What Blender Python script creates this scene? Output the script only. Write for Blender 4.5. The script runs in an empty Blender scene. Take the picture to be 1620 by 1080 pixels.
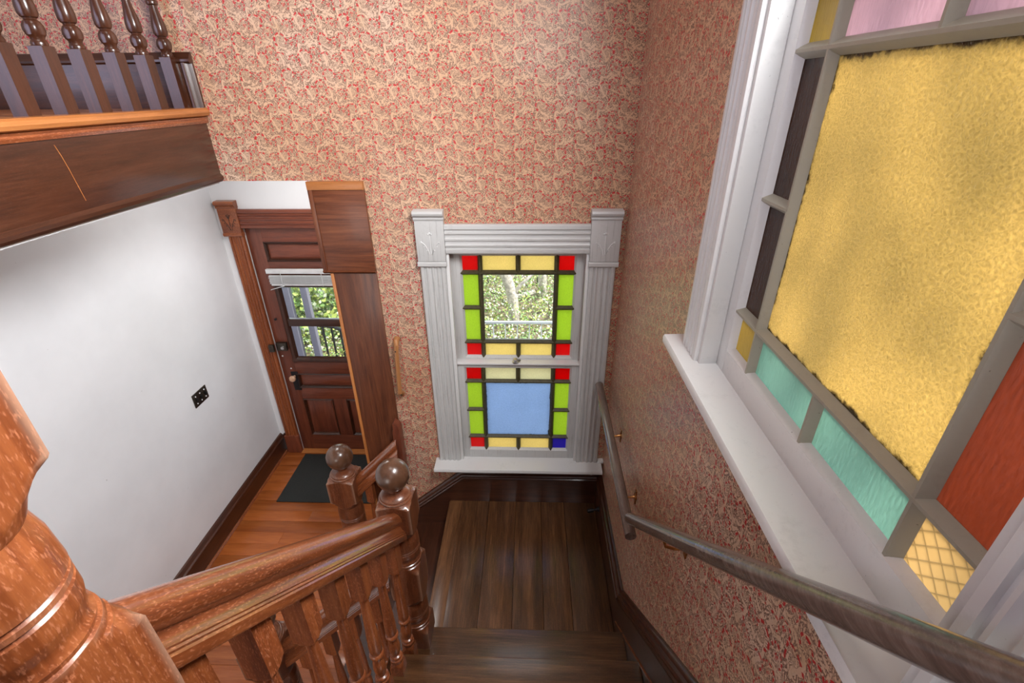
import bpy, bmesh, math, random
from mathutils import Vector, Matrix
random.seed(7)
C = bpy.context.scene.collection
FL = -2.929            # lower hall floor, metres below the camera; everything is written relative to the camera and lifted at the end
LAND = -2.324          # stair landing
LIFT = 2.929

# ---------------------------------------------------------------- camera
F_PX, PITCH, YAW, ROLL = 755.817, math.radians(27.7644), math.radians(-2.17372), math.radians(-0.59536)
cp, sp, cy_, sy_, cr, sr = math.cos(PITCH), math.sin(PITCH), math.cos(YAW), math.sin(YAW), math.cos(ROLL), math.sin(ROLL)
fwd = Vector((sy_*cp, cy_*cp, -sp)); rgt = Vector((cy_, -sy_, 0)); upv = rgt.cross(fwd)
r2 = cr*rgt + sr*upv; u2 = -sr*rgt + cr*upv
cam = bpy.data.cameras.new('camera'); cam.sensor_width = 36; cam.lens = 36*F_PX/1620; cam.clip_start = 0.02; cam.clip_end = 200
cam_o = bpy.data.objects.new('camera', cam); C.objects.link(cam_o)
m = Matrix.Identity(4)
for i in range(3):
    m[i][0] = r2[i]; m[i][1] = u2[i]; m[i][2] = -fwd[i]
m[2][3] = LIFT
cam_o.matrix_world = m
bpy.context.scene.camera = cam_o

# ---------------------------------------------------------------- world, sun, lights, exposure
sc = bpy.context.scene
sc.view_settings.view_transform = 'Standard'; sc.view_settings.look = 'None'
sc.view_settings.gamma = 1; sc.view_settings.use_curve_mapping = False
sc.view_settings.exposure = 0.0
w = bpy.data.worlds.new('sky'); sc.world = w; w.use_nodes = True
bg = w.node_tree.nodes['Background']; bg.inputs[0].default_value = (0.80, 0.90, 1.0, 1); bg.inputs[1].default_value = 3.0

def lamp(name, kind, loc, energy, color, size=None, size_y=None, aim=None):
    l = bpy.data.lights.new(name, kind); l.energy = energy; l.color = color
    if kind == 'AREA':
        l.shape = 'RECTANGLE'; l.size = size; l.size_y = size_y or size
    o = bpy.data.objects.new(name, l); C.objects.link(o); o.location = (loc[0], loc[1], loc[2]+LIFT)
    if aim is not None:
        o.rotation_euler = Vector(aim).to_track_quat('-Z', 'Y').to_euler()
    return o
sun = lamp('sun', 'SUN', (8, 3, 9), 6.5, (1.0, 0.95, 0.86), aim=(-1.0, 0.12, -0.95)); sun.data.angle = math.radians(2.0)
lamp('hall_window_light', 'AREA', (-4.2, -1.3, 0.75), 58, (0.72, 0.72, 1.0), 1.9, 1.6, aim=(1, 0.75, -0.05))
lamp('upper_sash_fill', 'AREA', (0.425, 0.70, 0.60), 58, (0.97, 0.98, 1.0), 0.70, 0.66, aim=(-1, 0.34, -0.55)).data.spread = math.radians(130)  # added lamp inside the unseen upper sash, strengthens the light from this window
lamp('stair_fill', 'AREA', (-0.25, -2.1, 0.9), 8, (0.95, 0.96, 1.0), 1.1, 1.7, aim=(-0.05, 1, -0.3))  # added fill behind the camera; the back wall has no window
lamp('overhead_fill', 'AREA', (-0.7, 0.9, 2.3), 13, (1.0, 0.95, 0.88), 0.9, 0.9, aim=(0, 0.1, -1))  # added overhead fill for the stairwell, no fitting belongs to it
lamp('lower_hall_fill', 'AREA', (-1.5, -2.1, -1.3), 20, (1.0, 0.98, 0.95), 1.2, 1.4, aim=(-0.1, 1, 0.0))  # added fill that brightens the white lower hall wall
lamp('entry_fill', 'AREA', (-1.5, 2.75, -0.30), 9, (1.0, 0.98, 0.95), 0.4, 0.4, aim=(0, 0, -1))  # added fill that brightens the white walls round the front door

# ---------------------------------------------------------------- shader helpers
class S:
    """socket wrapper: arithmetic builds Math nodes"""
    def __init__(s, t, sock): s.t, s.k = t, sock
    def op(s, o, b=None, c=None, rev=False):
        n = s.t.nodes.new('ShaderNodeMath'); n.operation = o
        args = [s, b, c]
        if rev: args = [b, s, c]
        for i, a in enumerate(args):
            if a is None: continue
            if isinstance(a, S): s.t.links.new(a.k, n.inputs[i])
            else: n.inputs[i].default_value = a
        return S(s.t, n.outputs[0])
    def __add__(s, b): return s.op('ADD', b)
    __radd__ = __add__
    def __sub__(s, b): return s.op('SUBTRACT', b)
    def __rsub__(s, b): return s.op('SUBTRACT', b, rev=True)
    def __mul__(s, b): return s.op('MULTIPLY', b)
    __rmul__ = __mul__
    def __truediv__(s, b): return s.op('DIVIDE', b)
    def lt(s, b): return s.op('LESS_THAN', b)
    def gt(s, b): return s.op('GREATER_THAN', b)
    def fl(s): return s.op('FLOOR')
    def fr(s): return s.op('FRACT')
    def ab(s): return s.op('ABSOLUTE')
    def step(s, a, b):
        n = s.t.nodes.new('ShaderNodeMapRange'); n.interpolation_type = 'SMOOTHSTEP'
        s.t.links.new(s.k, n.inputs[0]); n.inputs[1].default_value = a; n.inputs[2].default_value = b
        return S(s.t, n.outputs[0])

def new_mat(name):
    mt = bpy.data.materials.new(name); mt.use_nodes = True
    t = mt.node_tree; p = t.nodes['Principled BSDF']
    return mt, t, p
def coords(t):
    tc = t.nodes.new('ShaderNodeTexCoord'); sx = t.nodes.new('ShaderNodeSeparateXYZ')
    t.links.new(tc.outputs['Object'], sx.inputs[0])
    return tc.outputs['Object'], [S(t, sx.outputs[i]) for i in range(3)]
def vec(t, x, y, z):
    n = t.nodes.new('ShaderNodeCombineXYZ')
    for i, a in enumerate((x, y, z)):
        if isinstance(a, S): t.links.new(a.k, n.inputs[i])
        else: n.inputs[i].default_value = a
    return n.outputs[0]
def noise(t, v, scale, detail=3, rough=0.55, dist=0.0, out=0):
    n = t.nodes.new('ShaderNodeTexNoise'); n.inputs['Scale'].default_value = scale; n.inputs['Detail'].default_value = detail
    n.inputs['Roughness'].default_value = rough; n.inputs['Distortion'].default_value = dist
    if v is not None: t.links.new(v, n.inputs['Vector'])
    return S(t, n.outputs[out])
def ramp(t, f, stops):
    n = t.nodes.new('ShaderNodeValToRGB'); e = n.color_ramp.elements
    while len(e) < len(stops): e.new(0.5)
    for i, (p, c) in enumerate(stops):
        e[i].position = p; e[i].color = (*c, 1)
    t.links.new(f.k, n.inputs[0]); return n.outputs[0]
def mixc(t, fac, a, b, mode='MIX'):
    n = t.nodes.new('ShaderNodeMix'); n.data_type = 'RGBA'; n.blend_type = mode
    for s_, v in ((0, fac), (6, a), (7, b)):
        if isinstance(v, S): t.links.new(v.k, n.inputs[s_])
        elif isinstance(v, bpy.types.NodeSocket): t.links.new(v, n.inputs[s_])
        elif isinstance(v, tuple): n.inputs[s_].default_value = (*v, 1)
        else: n.inputs[s_].default_value = v
    return n.outputs[2]
def bump(t, p, h, strength, dist=0.002):
    n = t.nodes.new('ShaderNodeBump'); n.inputs['Strength'].default_value = strength; n.inputs['Distance'].default_value = dist
    t.links.new(h.k, n.inputs['Height']); t.links.new(n.outputs[0], p.inputs['Normal'])

def wood(name, dark, mid, light, axis=2, rough=0.32, scale=1.0, fleck=0.25, coat=0.15, wear=0.0, dist=0.6, cior=1.5):
    mt, t, p = new_mat(name)
    _, c = coords(t)
    oi = t.nodes.new('ShaderNodeObjectInfo'); rnd = S(t, oi.outputs['Random'])
    st = [c[0], c[1], c[2]]; st[axis] = st[axis]*0.07
    off = rnd*7.0
    v = vec(t, st[0]+off, st[1]+off, st[2]+off)
    n1 = noise(t, v, 22*scale, 5, 0.6, dist)
    n2 = noise(t, v, 150*scale, 3, 0.6)
    fl = [c[0], c[1], c[2]]; fl[axis] = fl[axis]*0.25
    n3 = noise(t, vec(t, fl[0]+off, fl[1], fl[2]), 420*scale, 2, 0.5)
    f = n1*0.62 + n2*0.38
    col = ramp(t, f, [(0.30, dark), (0.50, mid), (0.70, light)])
    lt_ = tuple(min(1, x*1.35+0.06) for x in light)
    col = mixc(t, n3.step(0.52, 0.72)*fleck, col, lt_)
    if wear:
        ge = t.nodes.new('ShaderNodeNewGeometry'); pt = S(t, ge.outputs['Pointiness'])
        col = mixc(t, pt.step(0.515, 0.58)*wear, col, (0.50, 0.33, 0.23))
    br = rnd*0.36 + 0.82
    bc = t.nodes.new('ShaderNodeCombineColor')
    for i in range(3): t.links.new(br.k, bc.inputs[i])
    col = mixc(t, 1.0, col, bc.outputs[0], 'MULTIPLY')
    t.links.new(col, p.inputs['Base Color'])
    p.inputs['Roughness'].default_value = rough
    p.inputs['Coat IOR'].default_value = cior; p.inputs['Coat Weight'].default_value = coat; p.inputs['Coat Roughness'].default_value = 0.14
    bump(t, p, n2*0.5+n1*0.5, 0.25, 0.0015)
    return mt

def plain(name, col, rough=0.5, metal=0.0, var=0.08, nscale=30, bumpy=0.0):
    mt, t, p = new_mat(name); v, c = coords(t)
    n = noise(t, v, nscale, 4)
    d = tuple(x*(1-var*2) for x in col); l = tuple(min(1, x*(1+var)) for x in col)
    t.links.new(ramp(t, n, [(0.3, d), (0.65, l)]), p.inputs['Base Color'])
    p.inputs['Roughness'].default_value = rough; p.inputs['Metallic'].default_value = metal
    if bumpy: bump(t, p, n, bumpy)
    return mt

def white_paint(name, base, dirt=0.25, grain=None):
    mt, t, p = new_mat(name); v, c = coords(t)
    a = noise(t, v, 9, 3, 0.5); b = noise(t, v, 60, 4, 0.7); k = noise(t, v, 210, 2, 0.5)
    col = ramp(t, a*0.5+b*0.5, [(0.28, tuple(x*0.86 for x in base)), (0.46, base)])
    if grain is not None:
        g_ = list(c); g_[grain] = g_[grain]*0.03
        col = mixc(t, noise(t, vec(t, *g_), 170, 3, 0.6).step(0.55, 0.72)*0.45, col, (0.20, 0.19, 0.18))
    chips = k.step(0.72, 0.76)*b.step(0.52, 0.6)
    col = mixc(t, chips*dirt*2.2, col, (0.06, 0.05, 0.04))
    t.links.new(col, p.inputs['Base Color']); p.inputs['Roughness'].default_value = 0.38
    bump(t, p, b, 0.12, 0.002)
    return mt

def wallpaper(name, axis):
    mt, t, p = new_mat(name); v, c = coords(t)
    nz = t.nodes.new('ShaderNodeTexNoise'); nz.inputs['Scale'].default_value = 17; nz.inputs['Detail'].default_value = 2
    t.links.new(v, nz.inputs['Vector'])
    sc3 = t.nodes.new('ShaderNodeSeparateColor'); t.links.new(nz.outputs[1], sc3.inputs[0])
    wa, wb = S(t, sc3.outputs[0]), S(t, sc3.outputs[1])
    s0 = c[axis] + (wa-0.5)*0.030; z0 = c[2] + (wb-0.5)*0.030
    def spiral(wd, ht, ox, oz, arms, twist, rmax, rmin=0.0, mirror=True):
        """log-spiral scrolls on a half-drop lattice; returns (stroke value, radius)"""
        u = (s0+ox)/wd; row = u.fl(); half = (row*0.5).fr()
        vv = (z0+oz)/ht + half
        fu = u.fr()-0.5; fv = vv.fr()-0.5
        if mirror:
            sgn = (row*0.5).fr().gt(0.25)*2.0 - 1.0
            fu = fu*sgn
        x = fu*wd; y = fv*ht
        r = (x*x+y*y).op('SQRT')+0.0008
        th = y.op('ARCTAN2', x)
        lr = r.op('LOGARITHM', math.e)
        val = (th*arms + lr*twist).op('SINE')
        win = r.lt(rmax)
        if rmin: win = win*r.gt(rmin)
        return val, r, win, th
    # cream ground with a mass of feathered grey-brown scroll leaves
    h = noise(t, vec(t, s0, z0, 0.0), 360, 2, 0.6)
    h2 = noise(t, vec(t, s0, z0, 3.0), 120, 3, 0.65)
    def feather(wd, ht, ox, oz, arms, twist, R_, nst):
        val, r, win, th = spiral(wd, ht, ox, oz, arms, twist, R_)
        body = val.gt(-0.25)*win
        lr = r.op('LOGARITHM', math.e)
        stripes = (th*float(nst) - lr*11.0).op('SINE').gt(-0.15)
        rim = (val+0.25).ab().lt(0.22)*win
        return (body*stripes).op('MAXIMUM', rim), r, th, win
    l1, r1, t1_, w1_ = feather(0.088, 0.125, 0.0, 0.0, 3, 6.0, 0.040, 21)
    l2, r2_, t2_, w2_ = feather(0.088, 0.125, 0.012, 0.0625, 2, -7.0, 0.037, 18)
    l3, r3_, t3_, w3_ = feather(0.088, 0.0625, 0.046, 0.012, 4, 5.0, 0.028, 16)
    dark = (l1.op('MAXIMUM', l2)).op('MAXIMUM', l3)*h.step(0.38, 0.47)
    dark = dark.op('MAXIMUM', h2.step(0.52, 0.57)*h.step(0.43, 0.50)*0.85)
    def curl(r, th, win, ra, rb, n):
        ring = r.gt(ra)*r.lt(rb)*(th+0.5).op('SINE').gt(-0.35)
        return ring*(th*float(n)).op('SINE').gt(-0.45)
    red = curl(r1, t1_, w1_, 0.021, 0.0275, 7).op('MAXIMUM', curl(r2_, t2_, w2_, 0.015, 0.020, 6))
    red = red.op('MAXIMUM', r3_.lt(0.0075)*(t3_*3.0).op('SINE').gt(-0.2)).op('MAXIMUM', curl(r3_, t3_, w3_, 0.019, 0.0235, 9))
    red = red*h2.step(0.36, 0.44)
    # cream stems left clear
    stem = ((s0+0.01)/0.088).fr() - 0.5
    stem = (stem + ((z0*50.0).op('SINE'))*0.10).ab().lt(0.045)
    stem = stem*(((z0+0.03)/0.125).fr().lt(0.6))
    dark = dark*(1.0-stem*0.9)
    # tone of the paper drifts: peach, paler, water-stained brown
    big = noise(t, v, 1.3, 4, 0.6); mid = noise(t, v, 5.0, 4, 0.65)
    ground = ramp(t, big, [(0.30, (0.56, 0.32, 0.18)), (0.52, (0.65, 0.41, 0.26)), (0.72, (0.68, 0.50, 0.39))])
    ground = mixc(t, (big*0.5+mid*0.5).step(0.56, 0.66)*0.45, ground, (0.50, 0.28, 0.10))
    dk = ramp(t, mid, [(0.35, (0.15, 0.078, 0.05)), (0.65, (0.23, 0.135, 0.10))])
    col = mixc(t, dark*0.92, ground, dk)
    col = mixc(t, red*0.96, col, (0.52, 0.018, 0.025))
    scuff = noise(t, vec(t, s0, z0, 9.0), 45, 4, 0.7).step(0.68, 0.72)*mid.step(0.52, 0.6)
    col = mixc(t, scuff*0.5, col, (0.75, 0.68, 0.62))
    t.links.new(col, p.inputs['Base Color'])
    p.inputs['Roughness'].default_value = 0.36
    p.inputs['Specular IOR Level'].default_value = 0.5
    bump(t, p, noise(t, v, 60, 4, 0.7), 0.10, 0.002)
    return mt

def glass(name, col, pattern='hammer', clear=0.0, dirt='xz'):
    mt = bpy.data.materials.new(name); mt.use_nodes = True; t = mt.node_tree; t.nodes.clear()
    out = t.nodes.new('ShaderNodeOutputMaterial')
    v, c = coords(t)
    if pattern == 'clear':
        tr = t.nodes.new('ShaderNodeBsdfTransparent'); tr.inputs[0].default_value = (*col, 1)
        gl = t.nodes.new('ShaderNodeBsdfGlossy'); gl.inputs['Roughness'].default_value = 0.03
        fr = t.nodes.new('ShaderNodeFresnel'); fr.inputs[0].default_value = 1.35
        mx = t.nodes.new('ShaderNodeMixShader'); t.links.new(fr.outputs[0], mx.inputs[0])
        t.links.new(tr.outputs[0], mx.inputs[1]); t.links.new(gl.outputs[0], mx.inputs[2]); t.links.new(mx.outputs[0], out.inputs[0])
        return mt
    if pattern == 'hammer':
        vo = t.nodes.new('ShaderNodeTexVoronoi'); vo.inputs['Scale'].default_value = 175; vo.feature = 'DISTANCE_TO_EDGE'
        nn = t.nodes.new('ShaderNodeTexNoise'); nn.inputs['Scale'].default_value = 60; t.links.new(v, nn.inputs['Vector'])
        mxv = t.nodes.new('ShaderNodeVectorMath'); mxv.operation = 'MULTIPLY_ADD'
        t.links.new(nn.outputs[1], mxv.inputs[0]); mxv.inputs[1].default_value = (0.02, 0.02, 0.02); t.links.new(v, mxv.inputs[2])
        t.links.new(mxv.outputs[0], vo.inputs['Vector']); hgt = S(t, vo.outputs[0]).step(0.0, 0.28); strength = 0.3
    elif pattern == 'lattice':
        g = ((c[1]+c[2])/0.026).fr(); g2 = ((c[1]-c[2])/0.026).fr()
        hgt = (g.op('MINIMUM', 1.0-g)).op('MINIMUM', g2.op('MINIMUM', 1.0-g2)).step(0.0, 0.08); strength = 0.8
    else:
        hgt = noise(t, vec(t, c[0]*1.0, c[1]*1.0, c[2]*0.2), 240, 2); strength = 0.5
    big = noise(t, v, 7, 3); fine = hgt
    shade = 1.06 - fine*0.17
    if pattern == 'lattice': shade = fine*0.12+0.88
    shade = shade*(big*0.2+0.9)
    cc = t.nodes.new('ShaderNodeCombineColor')
    for i in range(3): t.links.new(shade.k, cc.inputs[i])
    colr = mixc(t, 1.0, col, cc.outputs[0], 'MULTIPLY')
    tc = t.nodes.new('ShaderNodeTexCoord'); sg_ = t.nodes.new('ShaderNodeSeparateXYZ'); t.links.new(tc.outputs['Generated'], sg_.inputs[0])
    ga, gb = S(t, sg_.outputs[1 if dirt == 'yz' else 0]), S(t, sg_.outputs[2])
    de = (ga.op('MINIMUM', 1.0-ga)).op('MINIMUM', gb.op('MINIMUM', 1.0-gb))
    gn = noise(t, v, 45, 4, 0.7)*noise(t, v, 9, 2)
    grime = 1.0 - (de - gn*0.115).step(-0.012, 0.006)
    colr = mixc(t, grime*0.9, colr, (0.035, 0.022, 0.008))
    bp = t.nodes.new('ShaderNodeBump'); bp.inputs['Strength'].default_value = strength; bp.inputs['Distance'].default_value = 0.003
    t.links.new(hgt.k, bp.inputs['Height'])
    tl = t.nodes.new('ShaderNodeBsdfTranslucent'); t.links.new(colr, tl.inputs[0])
    tr = t.nodes.new('ShaderNodeBsdfTransparent'); t.links.new(colr, tr.inputs[0])
    m1 = t.nodes.new('ShaderNodeMixShader'); m1.inputs[0].default_value = clear
    t.links.new(tl.outputs[0], m1.inputs[1]); t.links.new(tr.outputs[0], m1.inputs[2])
    gl = t.nodes.new('ShaderNodeBsdfGlossy'); gl.inputs['Roughness'].default_value = 0.14; t.links.new(bp.outputs[0], gl.inputs['Normal'])
    fr = t.nodes.new('ShaderNodeFresnel'); fr.inputs[0].default_value = 1.4; t.links.new(bp.outputs[0], fr.inputs['Normal'])
    m2 = t.nodes.new('ShaderNodeMixShader'); t.links.new(fr.outputs[0], m2.inputs[0])
    t.links.new(m1.outputs[0], m2.inputs[1]); t.links.new(gl.outputs[0], m2.inputs[2]); t.links.new(m2.outputs[0], out.inputs[0])
    return mt

M = {}
M['paper_x'] = wallpaper('wallpaper_far', 0)
M['paper_y'] = wallpaper('wallpaper_right', 1)
M['white'] = white_paint('white_trim_paint', (0.70, 0.70, 0.69))
M['old_x'] = white_paint('old_white_paint_x', (0.54, 0.54, 0.53), 0.3, 0)
M['old_z'] = white_paint('old_white_paint_z', (0.54, 0.54, 0.53), 0.3, 2)
M['plaster'] = plain('white_plaster', (0.80, 0.81, 0.83), 0.45, 0, 0.015, 3)
def scuffed_plaster():
    mt, t, p = new_mat('scuffed_white_plaster'); v, c = coords(t)
    n = noise(t, v, 3, 4)
    col = ramp(t, n, [(0.3, (0.71, 0.72, 0.74)), (0.7, (0.78, 0.79, 0.81))])
    sc_ = noise(t, vec(t, c[0], c[1]*0.5+c[2]*0.5, c[2]*0.6-c[1]*0.3), 38, 3, 0.5).step(0.735, 0.76)*noise(t, v, 5, 2).step(0.5, 0.6)
    col = mixc(t, sc_*0.6, col, (0.22, 0.21, 0.20))
    t.links.new(col, p.inputs['Base Color']); p.inputs['Roughness'].default_value = 0.45
    bump(t, p, noise(t, v, 14, 4), 0.08, 0.004)
    return mt
M['plaster_left'] = scuffed_plaster()
for ax, k in ((0, 'x'), (1, 'y'), (2, 'z')):
    M['oak_'+k] = wood('stained_oak_'+k, (0.085, 0.019, 0.006), (0.22, 0.056, 0.016), (0.36, 0.11, 0.032), ax, 0.28, fleck=0.5, coat=(1.0 if k == 'y' else 0.2), cior=(1.8 if k == 'y' else 1.5))
    M['red_'+k] = wood('red_stained_door_wood_'+k, (0.085, 0.020, 0.010), (0.175, 0.044, 0.021), (0.25, 0.070, 0.034), ax, 0.34, fleck=0.08)
    M['dark_'+k] = wood('dark_walnut_stain_'+k, (0.020, 0.0065, 0.003), (0.050, 0.0145, 0.006), (0.085, 0.027, 0.012), ax, 0.30, fleck=0.08, coat=0.3)
    M['floor_'+k] = wood('orange_fir_floor_'+k, (0.22, 0.050, 0.010), (0.36, 0.095, 0.020), (0.47, 0.145, 0.036), ax, 0.28, fleck=0.05)
    M['land_'+k] = wood('worn_dark_oak_boards_'+k, (0.026, 0.010, 0.004), (0.085, 0.035, 0.013), (0.19, 0.085, 0.033), ax, 0.28, fleck=0.12, coat=0.15)
    M['hall_'+k] = wood('honey_oak_edge_'+k, (0.24, 0.08, 0.02), (0.42, 0.15, 0.04), (0.50, 0.20, 0.06), ax, 0.35, fleck=0.1)
    M['panel_'+k] = wood('oak_veneer_panel_'+k, (0.055, 0.015, 0.006), (0.125, 0.035, 0.013), (0.20, 0.064, 0.024), ax, 0.35, scale=0.55, fleck=0.05, dist=3.5)
M['pole'] = wood('grey_brown_handrail_wood', (0.060, 0.042, 0.036), (0.125, 0.090, 0.075), (0.21, 0.16, 0.135), 1, 0.22, fleck=0.1, coat=0.5)
M['turned'] = wood('turned_stained_oak', (0.075, 0.016, 0.005), (0.20, 0.052, 0.015), (0.34, 0.105, 0.032), 2, 0.30, fleck=0.5, wear=0.5)
M['turned_dark'] = wood('dark_turned_oak', (0.050, 0.013, 0.005), (0.125, 0.034, 0.012), (0.21, 0.066, 0.024), 2, 0.28, fleck=0.35, coat=0.3, wear=0.4)
M['ball'] = wood('polished_dark_oak', (0.055, 0.024, 0.013), (0.095, 0.042, 0.022), (0.14, 0.066, 0.036), 2, 0.28, fleck=0.05, coat=0.4)
M['tan'] = wood('tan_varnished_wood', (0.28, 0.11, 0.035), (0.40, 0.17, 0.06), (0.50, 0.24, 0.09), 2, 0.3, fleck=0.1)
M['mat'] = plain('black_rubber_mat', (0.022, 0.024, 0.022), 0.8, 0, 0.3, 300, 0.4)
M['brass'] = plain('aged_brass', (0.50, 0.24, 0.09), 0.3, 1.0, 0.2, 60)
M['bronze'] = plain('dark_bronze', (0.10, 0.085, 0.07), 0.35, 0.9, 0.2, 60)
M['iron'] = plain('black_iron', (0.02, 0.02, 0.022), 0.45, 0.5, 0.2, 80)
M['steel'] = plain('grey_steel', (0.55, 0.55, 0.55), 0.3, 0.9, 0.1, 60)
M['knob'] = plain('tan_porcelain_knob', (0.62, 0.38, 0.24), 0.2, 0, 0.1, 60)
M['blind'] = plain('white_blind_plastic', (0.78, 0.79, 0.80), 0.4, 0, 0.03, 30)
M['muntin_dark'] = plain('dark_olive_glazing_bar', (0.060, 0.050, 0.020), 0.5, 0, 0.2, 80)
M['muntin'] = white_paint('grey_white_glazing_bar', (0.33, 0.31, 0.24), 0.3)
M['g_clear'] = glass('clear_glass', (0.98, 1.0, 0.99), 'clear')
M['g_red'] = glass('ruby_glass', (0.85, 0.02, 0.02), 'hammer', 0.35)
M['g_green'] = glass('lime_green_glass', (0.64, 0.80, 0.16), 'hammer', 0.2)
M['g_amber'] = glass('pale_amber_glass', (0.98, 0.82, 0.42), 'hammer', 0.3)
M['g_grey'] = glass('pale_straw_glass', (0.92, 0.87, 0.64), 'hammer', 0.3)
M['g_blue'] = glass('pale_blue_glass', (0.52, 0.64, 0.84), 'hammer', 0.3)
M['g_violet'] = glass('violet_blue_glass', (0.12, 0.08, 0.55), 'hammer', 0.3)
M['g_gold'] = glass('old_gold_glass', (0.60, 0.46, 0.15), 'fine', 0.05, dirt='yz')
M['g_yellow'] = glass('yellow_hammered_glass', (0.80, 0.625, 0.31), 'hammer', 0.10, dirt='yz')
M['g_teal'] = glass('turquoise_glass', (0.42, 0.60, 0.52), 'fine', 0.12, dirt='yz')
M['g_pink'] = glass('pink_glass', (0.75, 0.56, 0.61), 'fine', 0.05, dirt='yz')
M['g_brown'] = glass('dark_brown_glass', (0.13, 0.065, 0.035), 'fine', 0.05, dirt='yz')
M['g_rust'] = glass('rust_red_glass', (0.44, 0.17, 0.10), 'fine', 0.05, dirt='yz')
M['g_cream'] = glass('cream_lattice_glass', (0.88, 0.68, 0.40), 'lattice', 0.05, dirt='yz')
M['leaf_a'] = plain('leaf_yellow_green', (0.42, 0.50, 0.12), 0.5, 0, 0.3, 9)
M['leaf_b'] = plain('leaf_green', (0.20, 0.32, 0.10), 0.5, 0, 0.3, 9)
M['leaf_c'] = plain('leaf_pale', (0.80, 0.82, 0.62), 0.5, 0, 0.2, 9)
M['bark'] = plain('pale_grey_bark', (0.48, 0.42, 0.36), 0.8, 0, 0.25, 25, 0.4)
M['soil'] = plain('leaf_litter_soil', (0.20, 0.15, 0.09), 0.9, 0, 0.35, 12, 0.4)
M['rail_white'] = plain('white_painted_iron', (0.42, 0.46, 0.48), 0.4, 0, 0.06, 30)
M['post_grey'] = plain('lilac_grey_paint', (0.15, 0.14, 0.18), 0.5, 0, 0.06, 30)
M['bloom'] = None

# ---------------------------------------------------------------- geometry helpers
class MB:
    def __init__(s): s.bm = bmesh.new()
    def box(s, x0, x1, y0, y1, z0, z1):
        vs = [s.bm.verts.new(p) for p in ((x0,y0,z0),(x1,y0,z0),(x1,y1,z0),(x0,y1,z0),(x0,y0,z1),(x1,y0,z1),(x1,y1,z1),(x0,y1,z1))]
        for f in ((3,2,1,0),(4,5,6,7),(0,1,5,4),(1,2,6,5),(2,3,7,6),(3,0,4,7)): s.bm.faces.new([vs[i] for i in f])
        return s
    def prism(s, poly, f, t0, t1):
        """poly: list of (p,q); f(p,q,t)->xyz ; extruded from t0 to t1 with caps"""
        a = [s.bm.verts.new(f(p, q, t0)) for p, q in poly]; b = [s.bm.verts.new(f(p, q, t1)) for p, q in poly]
        n = len(poly)
        for i in range(n): s.bm.faces.new((a[i], a[(i+1) % n], b[(i+1) % n], b[i]))
        s.bm.faces.new(a[::-1]); s.bm.faces.new(b)
        return s
    def sweep(s, poly, frames):
        """poly (p,q) swept along frames [(origin, P axis, Q axis)]"""
        rings = [[s.bm.verts.new(o+P*p+Q*q) for p, q in poly] for o, P, Q in frames]
        n = len(poly)
        for a, b in zip(rings, rings[1:]):
            for i in range(n): s.bm.faces.new((a[i], a[(i+1) % n], b[(i+1) % n], b[i]))
        s.bm.faces.new(rings[0][::-1]); s.bm.faces.new(rings[-1])
        return s
    def turned(s, prof, cx, cy, half=None, seg=32):
        """prof: (z,R) from bottom to top; half limits the section to a square of that half width"""
        rings = []
        for z, R in prof:
            ring = []
            for i in range(seg):
                th = 2*math.pi*(i+0.5*0)/seg + math.pi/4
                r = R
                if half: r = min(R, half/max(abs(math.cos(th)), abs(math.sin(th))))
                ring.append(s.bm.verts.new((cx+r*math.cos(th), cy+r*math.sin(th), z)))
            rings.append(ring)
        for a, b in zip(rings, rings[1:]):
            for i in range(seg): s.bm.faces.new((a[i], a[(i+1) % seg], b[(i+1) % seg], b[i]))
        s.bm.faces.new(rings[0][::-1]); s.bm.faces.new(rings[-1])
        return s
    def tube(s, pts, r, seg=10):
        pts = [Vector(p) for p in pts]; rs = r if isinstance(r, (list, tuple)) else [r]*len(pts)
        rings = []
        for i, p in enumerate(pts):
            d = (pts[min(i+1, len(pts)-1)]-pts[max(i-1, 0)]).normalized()
            a = d.orthogonal().normalized() if abs(d.z) > 0.95 else d.cross(Vector((0, 0, 1))).normalized()
            b = d.cross(a)
            rings.append([s.bm.verts.new(p+(a*math.cos(2*math.pi*k/seg)+b*math.sin(2*math.pi*k/seg))*rs[i]) for k in range(seg)])
        for a, b in zip(rings, rings[1:]):
            for k in range(seg): s.bm.faces.new((a[k], a[(k+1) % seg], b[(k+1) % seg], b[k]))
        s.bm.faces.new(rings[0][::-1]); s.bm.faces.new(rings[-1])
        return s
    def ball(s, c, r, seg=28):
        bmesh.ops.create_uvsphere(s.bm, u_segments=seg, v_segments=seg//2, radius=r, matrix=Matrix.Translation(c)); return s
    def build(s, name, mat, parent=None, origin=(0, 0, 0), smooth=True, bevel=0.0):
        bmesh.ops.recalc_face_normals(s.bm, faces=s.bm.faces[:])
        if bevel:
            es = [e for e in s.bm.edges if len(e.link_faces) == 2 and e.calc_face_angle(0) > 0.6]
            bmesh.ops.bevel(s.bm, geom=es, offset=bevel, segments=2, affect='EDGES', profile=0.6, clamp_overlap=True)
        o0 = Vector(origin)
        for v_ in s.bm.verts: v_.co -= o0
        me = bpy.data.meshes.new(name); s.bm.to_mesh(me); s.bm.free()
        if smooth:
            me.polygons.foreach_set('use_smooth', [True]*len(me.polygons)); me.set_sharp_from_angle(angle=math.radians(32))
        me.materials.append(mat)
        o = bpy.data.objects.new(name, me); C.objects.link(o)
        o.location = o0 - (parent_world(parent) if parent else Vector())
        if parent: o.parent = parent
        return o
def parent_world(p):
    v = Vector(p.location); q = p.parent
    while q: v += q.location; q = q.parent
    return v
def B(name, mat, parent, x0, x1, y0, y1, z0, z1, bevel=0.002, origin=None):
    return MB().box(x0, x1, y0, y1, z0, z1).build(name, mat, parent, origin or ((x0+x1)/2, (y0+y1)/2, z0), bevel=bevel)
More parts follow.
